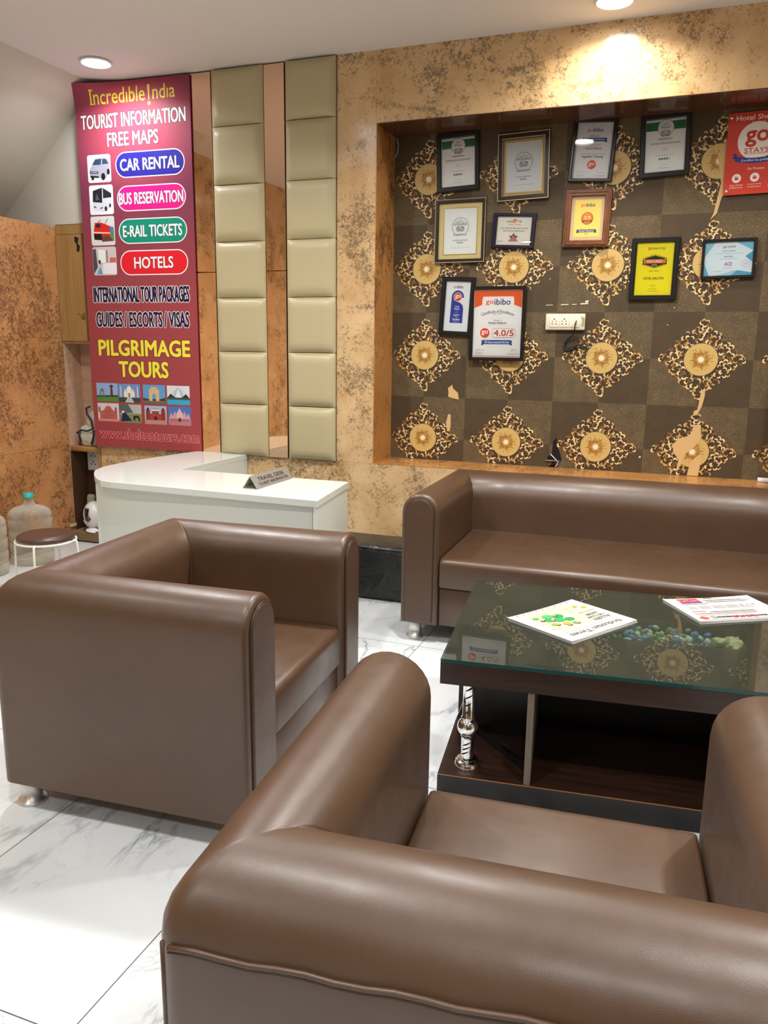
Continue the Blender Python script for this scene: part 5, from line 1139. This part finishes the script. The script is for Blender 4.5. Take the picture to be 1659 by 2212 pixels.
# ---------------------------------------------------------------- socket panel, cords and small things in the niche
sp = empty('socket_panel', (-.708, WY, 1.686)); tag(sp, 'cream electric socket panel with two outlets and a plugged black cord on the wallpaper', 'socket')
CREAM = mat('cream switch plastic', rgb(228, 222, 196), .4)
b = MB(); b.box(-.122, .122, -.030, 0, -.050, .050, CREAM, .006); b.build('cover_plate', parent=sp)
for k, (x0_, x1_) in enumerate(((-.095, -.038), (-.033, .024), (.029, .058), (.062, .092))):
    b = MB(); b.box(x0_, x1_, -.0335, -.028, -.034, .032, mat('white switch module', rgb(238, 234, 216), .35), .002); mo = b.build('module', parent=sp)
    if k < 2:
        b = MB(); xc_ = (x0_+x1_)/2
        for dx, dz, r_ in ((0, .017, .0042), (-.012, .004, .003), (.012, .004, .003), (-.012, -.012, .0034), (.012, -.012, .0034)): b.lathe([(0, 0), (r_, 0), (r_, .001), (0, .001)], 12, BLACK, Matrix.Translation((xc_+dx, -.0334, dz)) @ Matrix.Rotation(rad(90), 4, 'X'))
        b.build('outlet_hole', parent=mo)
b = MB(); b.prism([(.098, .035), (.119, .022), (.121, -.01), (.112, -.03), (.10, -.02), (.106, .0)], -.0312, -.0302, mat('dirty broken plastic', rgb(168, 158, 124), .6), axis='y'); b.build('chipped_corner', parent=sp)
cd = MB()
def smooth_path(P, n=8):
    P = [Vector(q_) for q_ in P]; out = []
    for i in range(len(P)-1):
        a, b_, c_, d_ = P[max(i-1, 0)], P[i], P[i+1], P[min(i+2, len(P)-1)]
        for k in range(n):
            t = k/n; out.append(.5*((2*b_)+(c_-a)*t+(2*a-5*b_+4*c_-d_)*t*t+(3*b_-a-3*c_+d_)*t**3))
    out.append(P[-1]); return out
y_ = WY-.02
cd.tube(smooth_path([(-.636, WY-.045, 1.692), (-.640, WY-.055, 1.672), (-.655, WY-.030, 1.61), (-.692, y_, 1.558), (-.705, y_, 1.525), (-.67, y_-.006, 1.512), (-.625, y_-.01, 1.545), (-.625, y_-.008, 1.590), (-.665, y_-.006, 1.598), (-.70, y_-.003, 1.560), (-.69, y_, 1.522), (-.62, y_, 1.527), (-.56, y_, 1.540), (-.545, y_, 1.547), (-.58, y_, 1.552), (-.64, y_, 1.538), (-.71, y_, 1.515)]), .0038, 6, BLACK)
o = cd.build('power_cord'); tag(o, 'looped black power cord hanging from the cream socket panel', 'cord')
cd = MB(); cd.tube(smooth_path([(-1.855, WY-.006, 2.845), (-1.846, WY-.006, 2.80), (-1.852, WY-.006, 2.76), (-1.864, WY-.012, 2.725)]), .004, 6, mat('grey cord', rgb(160, 158, 150), .5)); o = cd.build('grey_cord'); tag(o, 'short grey cord at the top left corner of the wallpapered niche', 'cord')
hs = empty('broken_socket_hole', (-.735, WY, .845)); tag(hs, 'broken black cable hole with torn edges low on the wallpaper above the sofa', 'wall hole')
b = MB(); b.prism([(-.045, -.035), (-.03, -.005), (-.012, .0), (-.008, .085), (.012, .115), (.016, .06), (.036, .02), (.05, -.02), (.05, -.04), (.01, -.035), (.02, -.085), (-.03, -.085), (-.005, -.05)], -.0035, -.0022, BLACKGAP, axis='y'); b.build('hole', parent=hs)
b = MB(); b.box(-.05, .04, -.012, -.003, -.045, -.036, mat('grey hole lip', rgb(120, 112, 98), .6), .002); b.build('broken_lip', parent=hs)
b = MB(); b.tube(smooth_path([(-.02, -.006, .0), (.005, -.014, -.02), (.03, -.01, -.05), (.015, -.006, -.08)]), .003, 6, RIM); b.tube(smooth_path([(.03, -.006, -.01), (.02, -.014, -.05), (-.02, -.01, -.07)]), .003, 6, BLACK); b.build('loose_wire', parent=hs)
b = MB(); b.box(-.035, .05, -.02, .02, 0, .022, RIM, .004); o = b.build('charger', loc=(.515, .285, .7602)); tag(o, 'small white charger lying on the niche ledge behind the sofa', 'charger')
